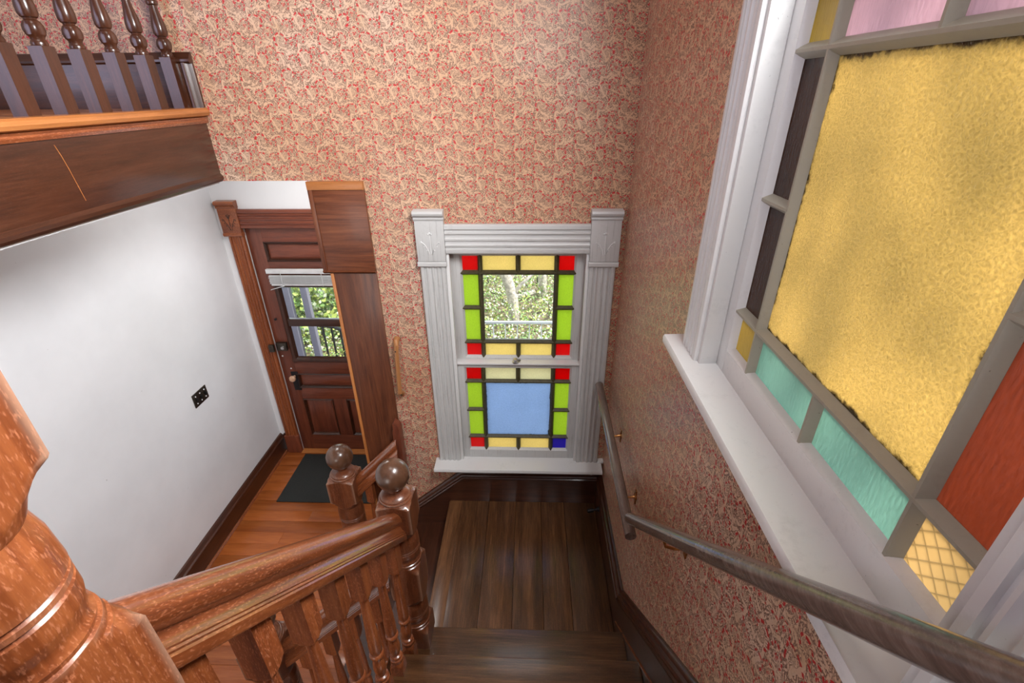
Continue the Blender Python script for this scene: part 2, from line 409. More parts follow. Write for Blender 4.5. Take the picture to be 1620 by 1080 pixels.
def thing(name, loc, label=None, cat=None, group=None, kind=None):
    o = bpy.data.objects.new(name, None); o.empty_display_size = 0.05; C.objects.link(o); o.location = loc
    return tag(o, label, cat, group, kind)
def tag(o, label=None, cat=None, group=None, kind=None):
    if label: o['label'] = label
    if cat: o['category'] = cat
    if group: o['group'] = group
    if kind: o['kind'] = kind
    return o
def struct(o, label=None): return tag(o, label, None, None, 'structure')
X3, Y3, Z3 = Vector((1, 0, 0)), Vector((0, 1, 0)), Vector((0, 0, 1))

# ================================================================= ROOM SHELL
D = 2.25                       # face of the papered far wall
XR = 0.459                     # face of the right wall
XL = -2.24                     # white lower hall wall
YE = 3.375                     # entry wall with the front door
HEAD = -0.36                   # underside of the header over the entry passage
HALL = -0.056                  # upper hall floor
CEIL = 2.55
b = MB()
b.box(-4.4, XR, D, D+0.13, 1.2, CEIL)
b.box(-4.4, -1.006, D, D+0.13, HEAD, 1.2)
b.box(-1.006, XR, D, D+0.13, -0.69, 1.2)
b.box(-0.985, -0.40, D, D+0.13, FL, -0.69)
b.box(0.288, XR, D, D+0.13, FL, -0.69)
b.box(-0.40, 0.288, D, D+0.13, FL, -2.0)
struct(b.build('wall_far', M['paper_x'], smooth=False), 'red and cream scroll wallpaper wall with the coloured sash window')
b = MB()
b.box(XR, XR+0.12, 1.108, D+0.13, FL, CEIL)
b.box(XR, XR+0.12, -2.3, 0.302, FL, CEIL)
b.box(XR, XR+0.12, 0.302, 1.108, FL, -0.65)
b.box(XR, XR+0.12, 0.302, 1.108, 1.02, CEIL)
struct(b.build('wall_right', M['paper_y'], smooth=False), 'red scroll wallpaper wall beside the stairs with the yellow glass window')
struct(B('wall_left', M['plaster_left'], None, XL-0.12, XL, -2.3, YE+0.1, FL, HEAD+0.02, 0, (0, 0, 0)), 'bare white plaster wall of the lower hall')
b = MB()
b.box(XL, -2.072, YE, YE+0.12, FL, HEAD+0.1); b.box(-1.19, -0.70, YE, YE+0.12, FL, HEAD+0.1); b.box(-2.072, -1.19, YE, YE+0.12, -0.85, HEAD+0.1)
struct(b.build('wall_entry', M['plaster'], smooth=False), 'white plaster wall around the front door')
struct(B('wall_vestibule', M['plaster'], None, -0.80, -0.70, D+0.13, YE, FL, HEAD+0.1, 0), 'white wall closing the entry passage on its window side')
struct(B('wall_back', M['plaster'], None, -4.4, XR+0.12, -2.42, -2.3, FL, CEIL, 0), 'white wall behind the stairs')
struct(B('wall_hall', M['plaster'], None, -4.4, -4.28, -2.3, D, HALL, CEIL, 0), 'white wall of the upper hall')
struct(B('ceiling', M['plaster'], None, -4.4, XR+0.12, -2.42, D+0.13, CEIL, CEIL+0.1, 0), 'white ceiling over the stairwell')
struct(B('ceiling.001', M['plaster'], None, XL-0.1, -0.6, D+0.131, YE+0.1, HEAD+0.1, HEAD+0.2, 0), 'low white ceiling of the entry passage')

# lower hall floor: boards run across, each board a piece
fl = struct(B('floor', M['dark_x'], None, -4.4, XR+0.1, -2.4, YE, FL-0.10, FL-0.012, 0), 'orange fir board floor of the lower hall')
y = -0.25; row = 0
while y < YE-0.005:
    wd = min(0.104, YE-0.002-y)
    cuts = [XL] + ([-1.9+random.uniform(0, 0.5), -0.95+random.uniform(-0.15, 0.15)] if row % 2 else [-1.45+random.uniform(-0.25, 0.25)]) + [-0.50]
    for a, c_ in zip(cuts, cuts[1:]):
        if c_-a > 0.05: B('plank', M['floor_x'], fl, a+0.0006, c_-0.0006, y+0.0006, y+wd-0.0006, FL-0.012, FL+random.uniform(-0.0006, 0.0006), 0.0012)
    y += wd; row += 1

# upper hall floor, nosing, fascia
hf = struct(B('floor.001', M['hall_y'], None, -4.28, -1.44, -2.3, D, HEAD+0.02, HALL, 0), 'upper hall floor with its honey oak nosing')
prof = [(-1.46, HALL-0.034), (-1.400, HALL-0.034), (-1.390, HALL-0.029), (-1.385, HALL-0.018), (-1.388, HALL-0.007), (-1.396, HALL), (-1.46, HALL+0.001)]
MB().prism(prof, lambda p, q, t: (p, t, q), -2.3, D+0.012).build('nosing', M['hall_y'], hf, (-1.40, 0, HALL))
tr = struct(thing('trim_1', (-1.41, 0, HEAD)), 'dark brown fascia board below the upper hall floor')
B('fascia_board', M['dark_y'], tr, -1.44, -1.413, -2.3, D, HEAD+0.012, HALL-0.034, 0.001)
MB().prism([(-1.42, HALL-0.062), (-1.405, HALL-0.060), (-1.400, HALL-0.050), (-1.404, HALL-0.044), (-1.397, HALL-0.036), (-1.42, HALL-0.034)], lambda p, q, t: (p, t, q), -2.3, D).build('bed_moulding', M['oak_y'], tr, (-1.41, 0, HALL-0.06))
MB().prism([(-1.44, HEAD), (-1.412, HEAD), (-1.404, HEAD+0.010), (-1.404, HEAD+0.022), (-1.409, HEAD+0.028), (-1.413, HEAD+0.034), (-1.44, HEAD+0.034)], lambda p, q, t: (p, t, q), -2.3, D).build('bottom_moulding', M['dark_y'], tr, (-1.41, 0, HEAD))
MB().tube([(-1.4128, 1.483, -0.132), (-1.4128, 1.492, -0.165), (-1.4128, 1.500, -0.210), (-1.4128, 1.512, -0.300)], 0.0011, 5).build('split', M['hall_z'], tr, (-1.41, 1.49, -0.2))
B('soffit_edge', M['plaster'], tr, -1.60, -1.432, -2.3, D, HEAD-0.012, HEAD, 0)
b = MB().box(XL, -1.45, -2.3, D, HEAD-0.011, HEAD+0.02)
struct(b.build('ceiling.002', M['plaster'], smooth=False), 'white soffit under the upper hall')
# upper hall baseboard with a mitred return at its end
bb = struct(thing('baseboard_far', (-1.8, D, HALL)), 'dark wood baseboard of the upper hall with a moulded end')
B('board', M['dark_x'], bb, -4.28, -1.44, D-0.022, D, HALL, HALL+0.165, 0.001)
capp = [(0, 0), (-0.024, 0), (-0.030, 0.006), (-0.030, 0.014), (-0.022, 0.020), (-0.016, 0.030), (-0.008, 0.040), (0, 0.042)]
MB().prism(capp, lambda p, q, t: (t, D+p, HALL+0.165+q), -4.28, -1.398).build('cap_moulding', M['dark_x'], bb, (-2, D, HALL+0.165))
MB().prism(capp, lambda p, q, t: (-1.440+q, D+p, t), HALL, HALL+0.167).build('end_moulding', M['dark_z'], bb, (-1.42, D, HALL))

# wooden panelling that closes the end of the papered wall
tp = struct(thing('trim_2', (-0.88, D, FL)), 'oak veneer panels on the end of the papered wall beside the entry')
B('upper_panel', M['panel_x'], tp, -0.996, -0.757, D-0.018, D-0.001, -0.785, -0.398, 0.001)
B('top_board', M['hall_x'], tp, -1.018, -0.757, D-0.024, D-0.001, -0.398, HEAD-0.001, 0.002)
B('edge_board', M['panel_z'], tp, -1.018, -0.996, D-0.022, D+0.12, -0.79, -0.398, 0.002)
MB().prism([(0, 0), (-0.018, 0), (-0.026, -0.005), (-0.020, -0.012), (-0.012, -0.018), (0, -0.018)], lambda p, q, t: (t, D+p, -0.785+q), -1.020, -0.757).build('moulding', M['panel_x'], tp, (-0.9, D, -0.79))
B('lower_panel', M['panel_z'], tp, -0.976, -0.757, D-0.008, D-0.001, FL+0.002, -0.803, 0.001)
B('edge_board', M['hall_z'], tp, -0.990, -0.974, D-0.012, D+0.12, FL+0.002, -0.803, 0.002)

# ================================================================= WINDOWS
def casing_profile(w, th):
    """fluted casing, p across 0..w, q out of the wall"""
    f = [(0, 0), (0, .75), (.03, .95), (.10, 1), (.155, 1), (.175, .72), (.215, .72), (.245, .95), (.30, 1), (.345, .80), (.39, .74), (.44, .80), (.475, 1), (.53, 1),
         (.555, .80), (.60, .74), (.65, .80), (.69, 1), (.745, .95), (.775, .72), (.82, .72), (.84, 1), (.93, 1), (.98, .9), (1, .7), (1, 0)]
    return [(a*w, c_*th) for a, c_ in f]
def sash(win, name, fr, s0, s1, z0, z1, glass_s, glass_z, rows, colmid, gl, frame_mat, mun_mat, stile_front, depth, mid_z, bot_front=None):
    """fr(s, z, d)->xyz with d measured from the room outward.  glass_s: 4 s lines, glass_z: 4 z lines (bottom to top)."""
    c0 = fr((s0+s1)/2, z0, 0)
    sh = thing(name, Vector(c0)-parent_world(win)); sh.parent = win
    def bx(nm, mat, a0, a1, q0, q1, d0, d1, bev=0.0015):
        P = fr(a0, q0, d0); Q = fr(a1, q1, d1)
        lo = [min(P[i], Q[i]) for i in range(3)]; hi = [max(P[i], Q[i]) for i in range(3)]
        return B(nm, mat, sh, lo[0], hi[0], lo[1], hi[1], lo[2], hi[2], bev)
    gs, gz = glass_s, glass_z
    f0, f1 = stile_front, stile_front+depth
    bx('stile', frame_mat, s0, gs[0], z0, z1, f0, f1); bx('stile', frame_mat, gs[3], s1, z0, z1, f0, f1)
    bx('bottom_rail', frame_mat, gs[0], gs[3], z0, gz[0], f0, f1); bx('top_rail', frame_mat, gs[0], gs[3], gz[3], z1, f0, f1)
    fw, bw = 0.0028, 0.0130     # glazing bars: thin nose, wide back
    g = f0 + 0.017              # glass plane
    mp = [(-fw, f0+0.001), (fw, f0+0.001), (fw+0.004, f0+0.006), (bw, g), (fw+0.006, g+0.02), (-fw-0.006, g+0.02), (-bw, g), (-fw-0.004, f0+0.006)]
    def vbar(s, a0, a1): MB().prism(mp, lambda p, q, t: fr(s+p*0.97, t, q+0.0006), a0, a1).build('muntin', mun_mat, sh, fr(s, a0, g))
    def hbar(z, a0, a1): MB().prism(mp, lambda p, q, t: fr(t, z+p, q), a0, a1).build('muntin', mun_mat, sh, fr(a0, z, g))
    for s in (gs[1], gs[2]): vbar(s, gz[0]-0.002, gz[3]+0.002)
    for z in (gz[1], gz[2]): hbar(z, gs[0]-0.002, gs[3]+0.002)
    vbar(colmid, gz[0], gz[1]); vbar(colmid, gz[2], gz[3]); hbar(mid_z, gs[0], gs[1]); hbar(mid_z, gs[2], gs[3])
    # sloped putty edge round the opening
    for a, sgn in ((gs[0], 1), (gs[3], -1)):
        MB().prism([(0, f0+0.001), (sgn*0.004, f0+0.005), (sgn*0.010, g), (0, g)], lambda p, q, t: fr(a+p, t, q), gz[0], gz[3]).build('glazing_bead', frame_mat, sh, fr(a, gz[0], g))
    for a, sgn in ((gz[0], 1), (gz[3], -1)):
        MB().prism([(0, f0+0.001), (sgn*0.004, f0+0.005), (sgn*0.010, g), (0, g)], lambda p, q, t: fr(t, a+p, q), gs[0], gs[3]).build('glazing_bead', frame_mat, sh, fr(gs[0], a, g))
    def pane(key, a0, a1, q0, q1): bx('pane', M[key], a0+0.002, a1-0.002, q0+0.002, q1-0.002, g+0.001, g+0.004, 0)
    pane(gl['center'], gs[1], gs[2], gz[1], gz[2])
    for i, (a0, a1) in enumerate(((gs[0], gs[1]), (gs[2], gs[3]))):
        pane(gl['corner_b'][i], a0, a1, gz[0], gz[1]); pane(gl['corner_t'][i], a0, a1, gz[2], gz[3])
        pane(gl['side'][i], a0, a1, gz[1], mid_z); pane(gl['side'][i], a0, a1, mid_z, gz[2])
    for a0, a1 in ((gs[1], colmid), (colmid, gs[2])):
        pane(gl['bottom'], a0, a1, gz[0], gz[1]); pane(gl['top'], a0, a1, gz[2], gz[3])
    return sh

# ---- far window
w1 = struct(thing('window_1', (-0.055, D, -2.0)), 'white framed double-hung window with coloured glass borders')
fr1 = lambda s, z, d: (s, D+d, z)
sash(w1, 'upper_sash', fr1, -0.396, 0.287, -1.355, -0.700, (-0.346, -0.246, 0.142, 0.240), (-1.314, -1.221, -0.823, -0.726), None, -0.053,
     dict(center='g_clear', corner_b=('g_red', 'g_red'), corner_t=('g_red', 'g_red'), side=('g_green', 'g_green'), bottom='g_amber', top='g_amber'),
     M['old_z'], M['muntin_dark'], 0.050, 0.036, -1.018)
sash(w1, 'lower_sash', fr1, -0.396, 0.287, -1.998, -1.325, (-0.352, -0.249, 0.141, 0.242), (-1.938, -1.842, -1.452, -1.356), None, -0.054,
     dict(center='g_blue', corner_b=('g_red', 'g_violet'), corner_t=('g_red', 'g_red'), side=('g_green', 'g_green'), bottom='g_amber', top='g_grey'),
     M['old_z'], M['muntin_dark'], 0.012, 0.036, -1.647)
mr = MB().box(-0.396, 0.287, D-0.002, D+0.05, -1.331, -1.322).build('meeting_rail', M['white'], w1, (-0.05, D, -1.325), bevel=0.002)
lk = MB().turned([(-1.322, .017), (-1.317, .018), (-1.314, .010), (-1.306, .009), (-1.303, .014), (-1.299, .012)], -0.068, D+0.012, seg=18)
lk.box(-0.072, -0.040, D+0.005, D+0.017, -1.309, -1.304); lk.build('sash_lock', M['steel'], w1, (-0.06, D, -1.32))
for x in (-0.205, 0.045):
    MB().tube([(x, D+0.03, -0.835), (x, D+0.022, -0.850), (x+0.003, D+0.020, -0.862), (x-0.003, D+0.026, -0.868), (x-0.010, D+0.028, -0.862)], 0.0022, 6).build('cup_hook', M['iron'], w1, (x, D+0.03, -0.85))
for x0, x1 in ((-0.532, -0.406), (0.294, 0.421)):
    MB().prism(casing_profile(x1-x0, 0.024), lambda p, q, t: (x0+p, D-q, t), -2.0, -0.755).build('casing', M['old_z'], w1, (x0, D, -2.0))
for x0, x1 in ((-0.541, -0.398), (0.288, 0.433)):
    bl = thing('corner_block', Vector(((x0+x1)/2, D, -0.76))-parent_world(w1)); bl.parent = w1
    B('block', M['old_z'], bl, x0+0.003, x1-0.003, D-0.030, D, -0.735, -0.515, 0.002)
    MB().prism([(0, -0.762), (-0.030, -0.762), (-0.034, -0.757), (-0.034, -0.742), (-0.030, -0.737), (0, -0.735)], lambda p, q, t: (t, D+p, q), x0+0.001, x1-0.001).build('base_bead', M['old_x'], bl, (x0, D, -0.76))
    MB().prism([(0, -0.535), (-0.033, -0.535), (-0.036, -0.528), (-0.033, -0.522), (-0.036, -0.516), (-0.046, -0.512), (-0.050, -0.502), (-0.046, -0.493), (-0.038, -0.489), (0, -0.488)], lambda p, q, t: (t, D+p, q), x0, x1).build('cap', M['old_x'], bl, (x0, D, -0.5))
    xm = (x0+x1)/2
    cv = MB()
    cv.tube([(xm, D-0.031, -0.70), (xm, D-0.031, -0.61)], 0.0022, 6)
    for sg in (-1, 1):
        cv.tube([(xm+sg*0.006, D-0.031, -0.70), (xm+sg*0.014, D-0.031, -0.675), (xm+sg*0.028, D-0.031, -0.650), (xm+sg*0.046, D-0.031, -0.635)], 0.0022, 6)
        for k in range(3): cv.ball((xm+sg*(0.018+0.013*k), D-0.031, -0.672+0.018*k-0.006), 0.003, 8)
        cv.ball((xm+sg*0.008, D-0.031, -0.600), 0.004, 8)
    cv.ball((xm, D-0.031, -0.596), 0.005, 8)
    cv.build('carved_sprig', M['white'], bl, (xm, D-0.03, -0.7))
MB().prism(casing_profile(0.142, 0.026), lambda p, q, t: (t, D-q, -0.557-p), -0.400, 0.290).build('head_casing', M['old_x'], w1, (0, D, -0.69))
for x0, x1 in ((-0.406, -0.388), (0.279, 0.294)):
    B('stop_bead', M['white'], w1, x0, x1, D-0.012, D+0.012, -2.0, -0.70, 0.003)
MB().prism([(D+0.02, -2.022), (2.152, -2.022), (2.147, -2.016), (2.147, -2.004), (2.150, -1.998), (D+0.02, -1.994)], lambda p, q, t: (t, p, q), -0.556, 0.444).build('sill', M['white'], w1, (0, D, -2.0))
B('sill_end', M['white'], w1, 0.424, 0.458, D-0.028, D, -1.996, -1.980, 0.001)
B('stop_pin', M['blind'], w1, 0.378, 0.388, 2.165, 2.175, -2.037, -2.022, 0.001)

# ---- right window beside the stairs
w2 = struct(thing('window_2', (XR, 0.70, -0.64)), 'large white framed window of yellow, turquoise, brown and pink glass')
fr2 = lambda s, z, d: (XR+d, s, z)
G2 = (0.353, 0.463, 0.941, 1.050)
sash(w2, 'lower_sash', fr2, 0.303, 1.107, -0.640, 0.205, G2, (-0.573, -0.467, 0.058, 0.162), None, 0.701,
     dict(center='g_yellow', corner_b=('g_cream', 'g_gold'), corner_t=('g_gold', 'g_gold'), side=('g_rust', 'g_brown'), bottom='g_teal', top='g_pink'),
     M['white'], M['muntin'], 0.031, 0.034, -0.209)
sash(w2, 'upper_sash', fr2, 0.303, 1.107, 0.165, 1.015, G2, (0.225, 0.331, 0.856, 0.960), None, 0.701,
     dict(center='g_clear', corner_b=('g_cream', 'g_gold'), corner_t=('g_gold', 'g_gold'), side=('g_rust', 'g_brown'), bottom='g_pink', top='g_teal'),
     M['white'], M['muntin'], 0.068, 0.034, 0.590)
for y0, y1, sg in ((1.104, 1.212, 1), (0.316, 0.206, -1)):
    MB().prism(casing_profile(abs(y1-y0), 0.024), lambda p, q, t: (XR-q, y0+sg*p, t), -0.640, 1.05).build('casing', M['white'], w2, (XR, y0, -0.64))
    B('jamb_stop', M['white'], w2, XR-0.014, XR+0.031, min(y0, y0-sg*0.014), max(y0, y0-sg*0.014), -0.640, 1.02, 0.003)
MB().prism(casing_profile(0.14, 0.026), lambda p, q, t: (XR-q, t, 1.17-p), 0.206, 1.212).build('head_casing', M['white'], w2, (XR, 0.7, 1.05))
MB().prism([(XR+0.032, -0.665), (0.400, -0.665), (0.3965, -0.660), (0.396, -0.643), (0.399, -0.637), (XR+0.032, -0.634)], lambda p, q, t: (p, t, q), 0.14, 1.262).build('sill', M['white'], w2, (XR, 0.7, -0.64))

# ================================================================= FRONT DOOR
dr = struct(thing('door_1', (-1.63, YE, FL)), 'red-brown wooden front door with a glazed upper light')
DF = YE+0.012                     # face of the door leaf
for nm, x0, x1, z0, z1 in (('stile', -2.066, -1.955, FL+0.012, -0.868), ('stile', -1.305, -1.200, FL+0.012, -0.868)):
    B(nm, M['red_z'], dr, x0, x1, DF, DF+0.04, z0, z1, 0.002)
for z0, z1 in ((FL+0.012, -2.755), (-2.362, -2.248), (-2.105, -1.990), (-1.290, -1.122), (-0.972, -0.868)):
    B('rail', M['red_x'], dr, -1.955, -1.305, DF, DF+0.04, z0, z1, 0.002)
B('mullion', M['red_z'], dr, -1.690, -1.575, DF, DF+0.04, -2.755, -2.362, 0.002)
def raised(x0, x1, z0, z1, mat):
    pn = B('panel', mat, dr, x0, x1, DF+0.016, DF+0.030, z0, z1, 0)
    fld = MB(); i0, i1 = 0.022, 0.036
    vs = [fld.bm.verts.new(p) for p in ((x0+i0, DF+0.016, z0+i0), (x1-i0, DF+0.016, z0+i0), (x1-i0, DF+0.016, z1-i0), (x0+i0, DF+0.016, z1-i0), (x0+i1, DF+0.008, z0+i1), (x1-i1, DF+0.008, z0+i1), (x1-i1, DF+0.008, z1-i1), (x0+i1, DF+0.008, z1-i1))]
    for f in ((0, 1, 5, 4), (1, 2, 6, 5), (2, 3, 7, 6), (3, 0, 4, 7), (4, 5, 6, 7)): fld.bm.faces.new([vs[k] for k in f])
    fld.build('raised_field', mat, pn, (x0, DF, z0))
    md = MB(); mp = [(0, 0.016), (0, -0.002), (0.006, -0.006), (0.012, -0.001), (0.016, 0.008), (0.020, 0.016)]
    md.prism(mp, lambda p, q, t: (x0+p, DF+q, t), z0, z1); md.prism(mp, lambda p, q, t: (x1-p, DF+q, t), z0, z1)
    md.prism(mp, lambda p, q, t: (t, DF+q, z0+p), x0, x1); md.prism(mp, lambda p, q, t: (t, DF+q, z1-p), x0, x1)
    md.build('panel_moulding', M['dark_x'], pn, (x0, DF, z0))
raised(-1.955, -1.305, -1.122, -0.972, M['red_x']); raised(-1.955, -1.305, -2.248, -2.105, M['red_x'])
raised(-1.955, -1.690, -2.755, -2.362, M['red_z']); raised(-1.575, -1.305, -2.755, -2.362, M['red_z'])
gf = [(0, 0.02), (0, -0.004), (0.010, -0.012), (0.030, -0.010), (0.040, 0.004), (0.044, 0.02)]
g = MB()
g.prism(gf, lambda p, q, t: (-1.955+p, DF+q, t), -1.990, -1.290); g.prism(gf, lambda p, q, t: (-1.305-p, DF+q, t), -1.990, -1.290)
g.prism(gf, lambda p, q, t: (t, DF+q, -1.990+p), -1.955, -1.305); g.prism(gf, lambda p, q, t: (t, DF+q, -1.290-p), -1.955, -1.305)
g.build('light_frame', M['dark_z'], dr, (-1.63, DF, -1.99))
B('glazing_bar', M['dark_x'], dr, -1.915, -1.345, DF-0.004, DF+0.03, -1.660, -1.597, 0.003)
B('pane', M['g_clear'], dr, -1.92, -1.34, DF+0.018, DF+0.021, -1.96, -1.655, 0); B('pane', M['g_clear'], dr, -1.92, -1.34, DF+0.018, DF+0.021, -1.60, -1.31, 0)
B('threshold', M['hall_x'], dr, -2.066, -1.20, YE-0.045, YE+0.06, FL, FL+0.012, 0.003)
MB().prism(casing_profile(0.112, 0.028), lambda p, q, t: (-2.180+p, YE-q, t), FL+0.19, -0.92).build('casing', M['oak_z'], dr, (-2.12, YE, FL+0.19))
MB().prism(casing_profile(0.112, 0.028), lambda p, q, t: (-1.190+p, YE-q, t), FL+0.19, -0.92).build('casing', M['oak_z'], dr, (-1.13, YE, FL+0.19))
for x0 in (-2.190, -1.195): B('plinth_block', M['red_z'], dr, x0, x0+0.126, YE-0.036, YE, FL, FL+0.19, 0.003)
for x0, x1 in ((-2.205, -2.064), (-1.20, -1.06)):
    kb = thing('corner_block', Vector(((x0+x1)/2, YE, -0.92))-parent_world(dr)); kb.parent = dr
    B('block', M['oak_x'], kb, x0+0.003, x1-0.003, YE-0.034, YE, -0.895, -0.715, 0.002)
    MB().prism([(0, -0.920), (-0.034, -0.920), (-0.040, -0.912), (-0.040, -0.902), (-0.034, -0.895), (0, -0.893)], lambda p, q, t: (t, YE+p, q), x0+0.001, x1-0.001).build('base_bead', M['oak_x'], kb, (x0, YE, -0.92))
    MB().prism([(0, -0.72), (-0.038, -0.72), (-0.042, -0.712), (-0.038, -0.704), (-0.046, -0.700), (-0.054, -0.690), (-0.052, -0.676), (-0.044, -0.670), (0, -0.668)], lambda p, q, t: (t, YE+p, q), x0, x1).build('cap', M['oak_x'], kb, (x0, YE, -0.7))
    xm = (x0+x1)/2; cv = MB()
    for sg in (-1, 1):
        cv.tube([(xm+sg*0.005, YE-0.034, -0.875), (xm+sg*0.014, YE-0.0345, -0.845), (xm+sg*0.030, YE-0.0345, -0.815), (xm+sg*0.040, YE-0.0345, -0.795), (xm+sg*0.050, YE-0.0345, -0.80)], 0.0024, 6)
        cv.tube([(xm+sg*0.002, YE-0.0345, -0.79), (xm+sg*0.014, YE-0.0345, -0.765)], 0.003, 6)
        for k in range(3): cv.ball((xm+sg*(0.018+0.010*k)+sg*0.008, YE-0.0345, -0.842+0.018*k), 0.0034, 8)
    cv.tube([(xm, YE-0.0345, -0.845), (xm, YE-0.0345, -0.76)], 0.0024, 6)
    cv.build('carved_sprig', M['dark_x'], kb, (xm, YE-0.03, -0.8))
MB().prism(casing_profile(0.135, 0.030), lambda p, q, t: (t, YE-q, -0.730-p), -2.066, -1.19).build('head_casing', M['red_x'], dr, (-1.6, YE, -0.86))
lkb = B('rim_lock', M['bronze'], dr, -2.050, -1.965, DF-0.032, DF, -1.872, -1.800, 0.006)
MB().tube([(-1.995, DF-0.030, -1.840), (-1.995, DF-0.046, -1.840)], [0.016, 0.013], 14).build('thumb_turn', M['steel'], lkb, (-1.995, DF-0.03, -1.84))
B('lock_keeper', M['bronze'], dr, -2.098, -2.056, YE-0.050, YE-0.028, -1.868, -1.804, 0.004)
es = B('escutcheon', M['iron'], dr, -2.002, -1.942, DF-0.004, DF, -2.270, -2.085, 0.004)
MB().turned([(0, .010), (.02, .010), (.024, .018), (.034, .026), (.046, .028), (.056, .022), (.060, .010)], 0, 0, seg=20).build('door_knob', M['knob'], es)
kn = es.children[0]; kn.location = Vector((-1.975, DF-0.003, -2.130))-parent_world(es); kn.rotation_euler = (math.radians(90), 0, 0)
MB().tube([(-2.010, DF, -1.598), (-2.010, DF-0.010, -1.598)], 0.010, 12).build('old_lock_bore', M['iron'], dr, (-2.01, DF, -1.6))
for x, z in ((-2.035, -1.935), (-1.945, -1.965), (-1.990, -2.055)):
    MB().tube([(x, DF+0.001, z), (x, DF-0.002, z)], 0.007, 10).build('filler_plug', M['blind'], dr, (x, DF, z))
# blind on the door
bd = thing('mini_blind', (-1.68, DF-0.02, -1.28), 'white mini blind drawn up over the glass of the front door', 'blind')
B('headrail', M['blind'], bd, -1.970, -1.300, DF-0.040, DF-0.013, -1.205, -1.172, 0.002)
for k in range(8):
    z = -1.283+k*0.0085
    MB().prism([(-0.014, -0.002), (0, 0.0015), (0.014, -0.002), (0.014, -0.0005), (0, 0.003), (-0.014, -0.0005)], lambda p, q, t: (t, DF-0.028+p, z+q), -1.958+0.002*math.sin(k*2.1), -1.31).build('slat', M['blind'], bd, (-1.6, DF-0.028, z))
B('bottom_rail', M['blind'], bd, -1.950, -1.31, DF-0.040, DF-0.016, -1.300, -1.288, 0.003)
for x in (-1.86, -1.55): MB().tube([(x, DF-0.044, -1.175), (x, DF-0.044, -1.300)], 0.0025, 6).build('ladder_cord', M['blind'], bd, (x, DF-0.04, -1.2))
MB().prism([(-0.012, 0), (0, 0.003), (0.012, 0), (0, 0.001)], lambda p, q, t: (-1.958+t*0.985, DF-0.045+p, -1.330+t*0.28+q), 0, 0.115).build('loose_slat', M['blind'], bd, (-1.95, DF-0.045, -1.33))

# left hall baseboard
bl = struct(thing('baseboard_left', (XL, 1.5, FL)), 'tall dark moulded baseboard along the white wall')
B('board', M['dark_y'], bl, XL, XL+0.022, -2.3, YE, FL, FL+0.150, 0.001)
MB().prism([(0, 0.150), (0.024, 0.150), (0.032, 0.158), (0.034, 0.166), (0.024, 0.172), (0.020, 0.182), (0.010, 0.196), (0, 0.200)], lambda p, q, t: (XL+p, t, FL+q), -2.3, YE).build('cap_moulding', M['dark_y'], bl, (XL, 1.5, FL+0.15))
MB().prism([(0.022, 0), (0.036, 0), (0.036, 0.006), (0.030, 0.014), (0.022, 0.016)], lambda p, q, t: (XL+p, t, FL+q), -2.3, YE).build('shoe_moulding', M['oak_y'], bl, (XL, 1.5, FL))
B('baseboard_entry', M['dark_x'], None, XL+0.036, -2.190, YE-0.022, YE, FL, FL+0.20, 0.002)
struct(bpy.data.objects['baseboard_entry'], 'short dark baseboard beside the front door casing')

# ================================================================= STAIRS
RISE, RUN = 0.2145, 0.2375
Y1, Z1 = 1.287, -2.118                       # nosing of the lowest tread of the upper flight
SX0, SX1 = -0.497, 0.425
def nosing_poly(depth, th=0.030):
    """p along the going (nose at p=0, going back to depth), q down from the top"""
    return [(0.010, 0), (0.003, -0.004), (0, -0.012), (0.002, -0.022), (0.010, -th), (depth, -th), (depth, 0)]
st = thing('staircase', (0, 0.9, LAND), 'dark oak stair flight coming down to the landing from the camera', 'stairs')
for k in range(4):
    yn, zn = Y1-k*RUN, Z1+k*RISE
    MB().prism(nosing_poly(RUN+0.028), lambda p, q, t: (t, yn-p, zn+q), SX0-0.022, SX1).build('tread', M['land_x'], st, (0, yn-0.1, zn))
    B('riser', M['land_x'], st, SX0, SX1, yn-0.045, yn-0.027, zn-RISE, zn-0.030, 0.001)
yt, zt = Y1-4*RUN, Z1+4*RISE
MB().prism(nosing_poly(1.6), lambda p, q, t: (t, yt-p, zt+q), SX0-0.022, SX1).build('upper_landing', M['land_x'], st, (0, yt-0.1, zt))
B('riser', M['land_x'], st, SX0, SX1, yt-0.045, yt-0.027, zt-RISE, zt-0.030, 0.001)
slope = RISE/RUN
spo = [(Y1-0.03, LAND-0.02), (Y1-0.03, Z1-0.03)]
for k in range(4):
    spo += [(Y1-(k+1)*RUN-0.03, Z1+k*RISE-0.03), (Y1-(k+1)*RUN-0.03, Z1+(k+1)*RISE-0.03)]
spo += [(-0.9, zt-0.03), (-0.9, zt-0.3), (Y1-4*RUN, zt-0.36)]
MB().prism(spo, lambda p, q, t: (t, p, q), SX0-0.018, SX0).build('stringer', M['dark_y'], st, (SX0, 0.8, LAND), smooth=False)
struct(MB().prism([(-0.9, FL), (1.24, FL), (1.24, LAND-0.04), (Y1-0.05, LAND-0.03), (0.34, zt-0.40), (-0.9, zt-0.35)], lambda p, q, t: (t, p, q), SX0-0.012, SX0+0.05).build('wall_stair', M['plaster'], smooth=False), 'white spandrel wall under the upper stair flight')

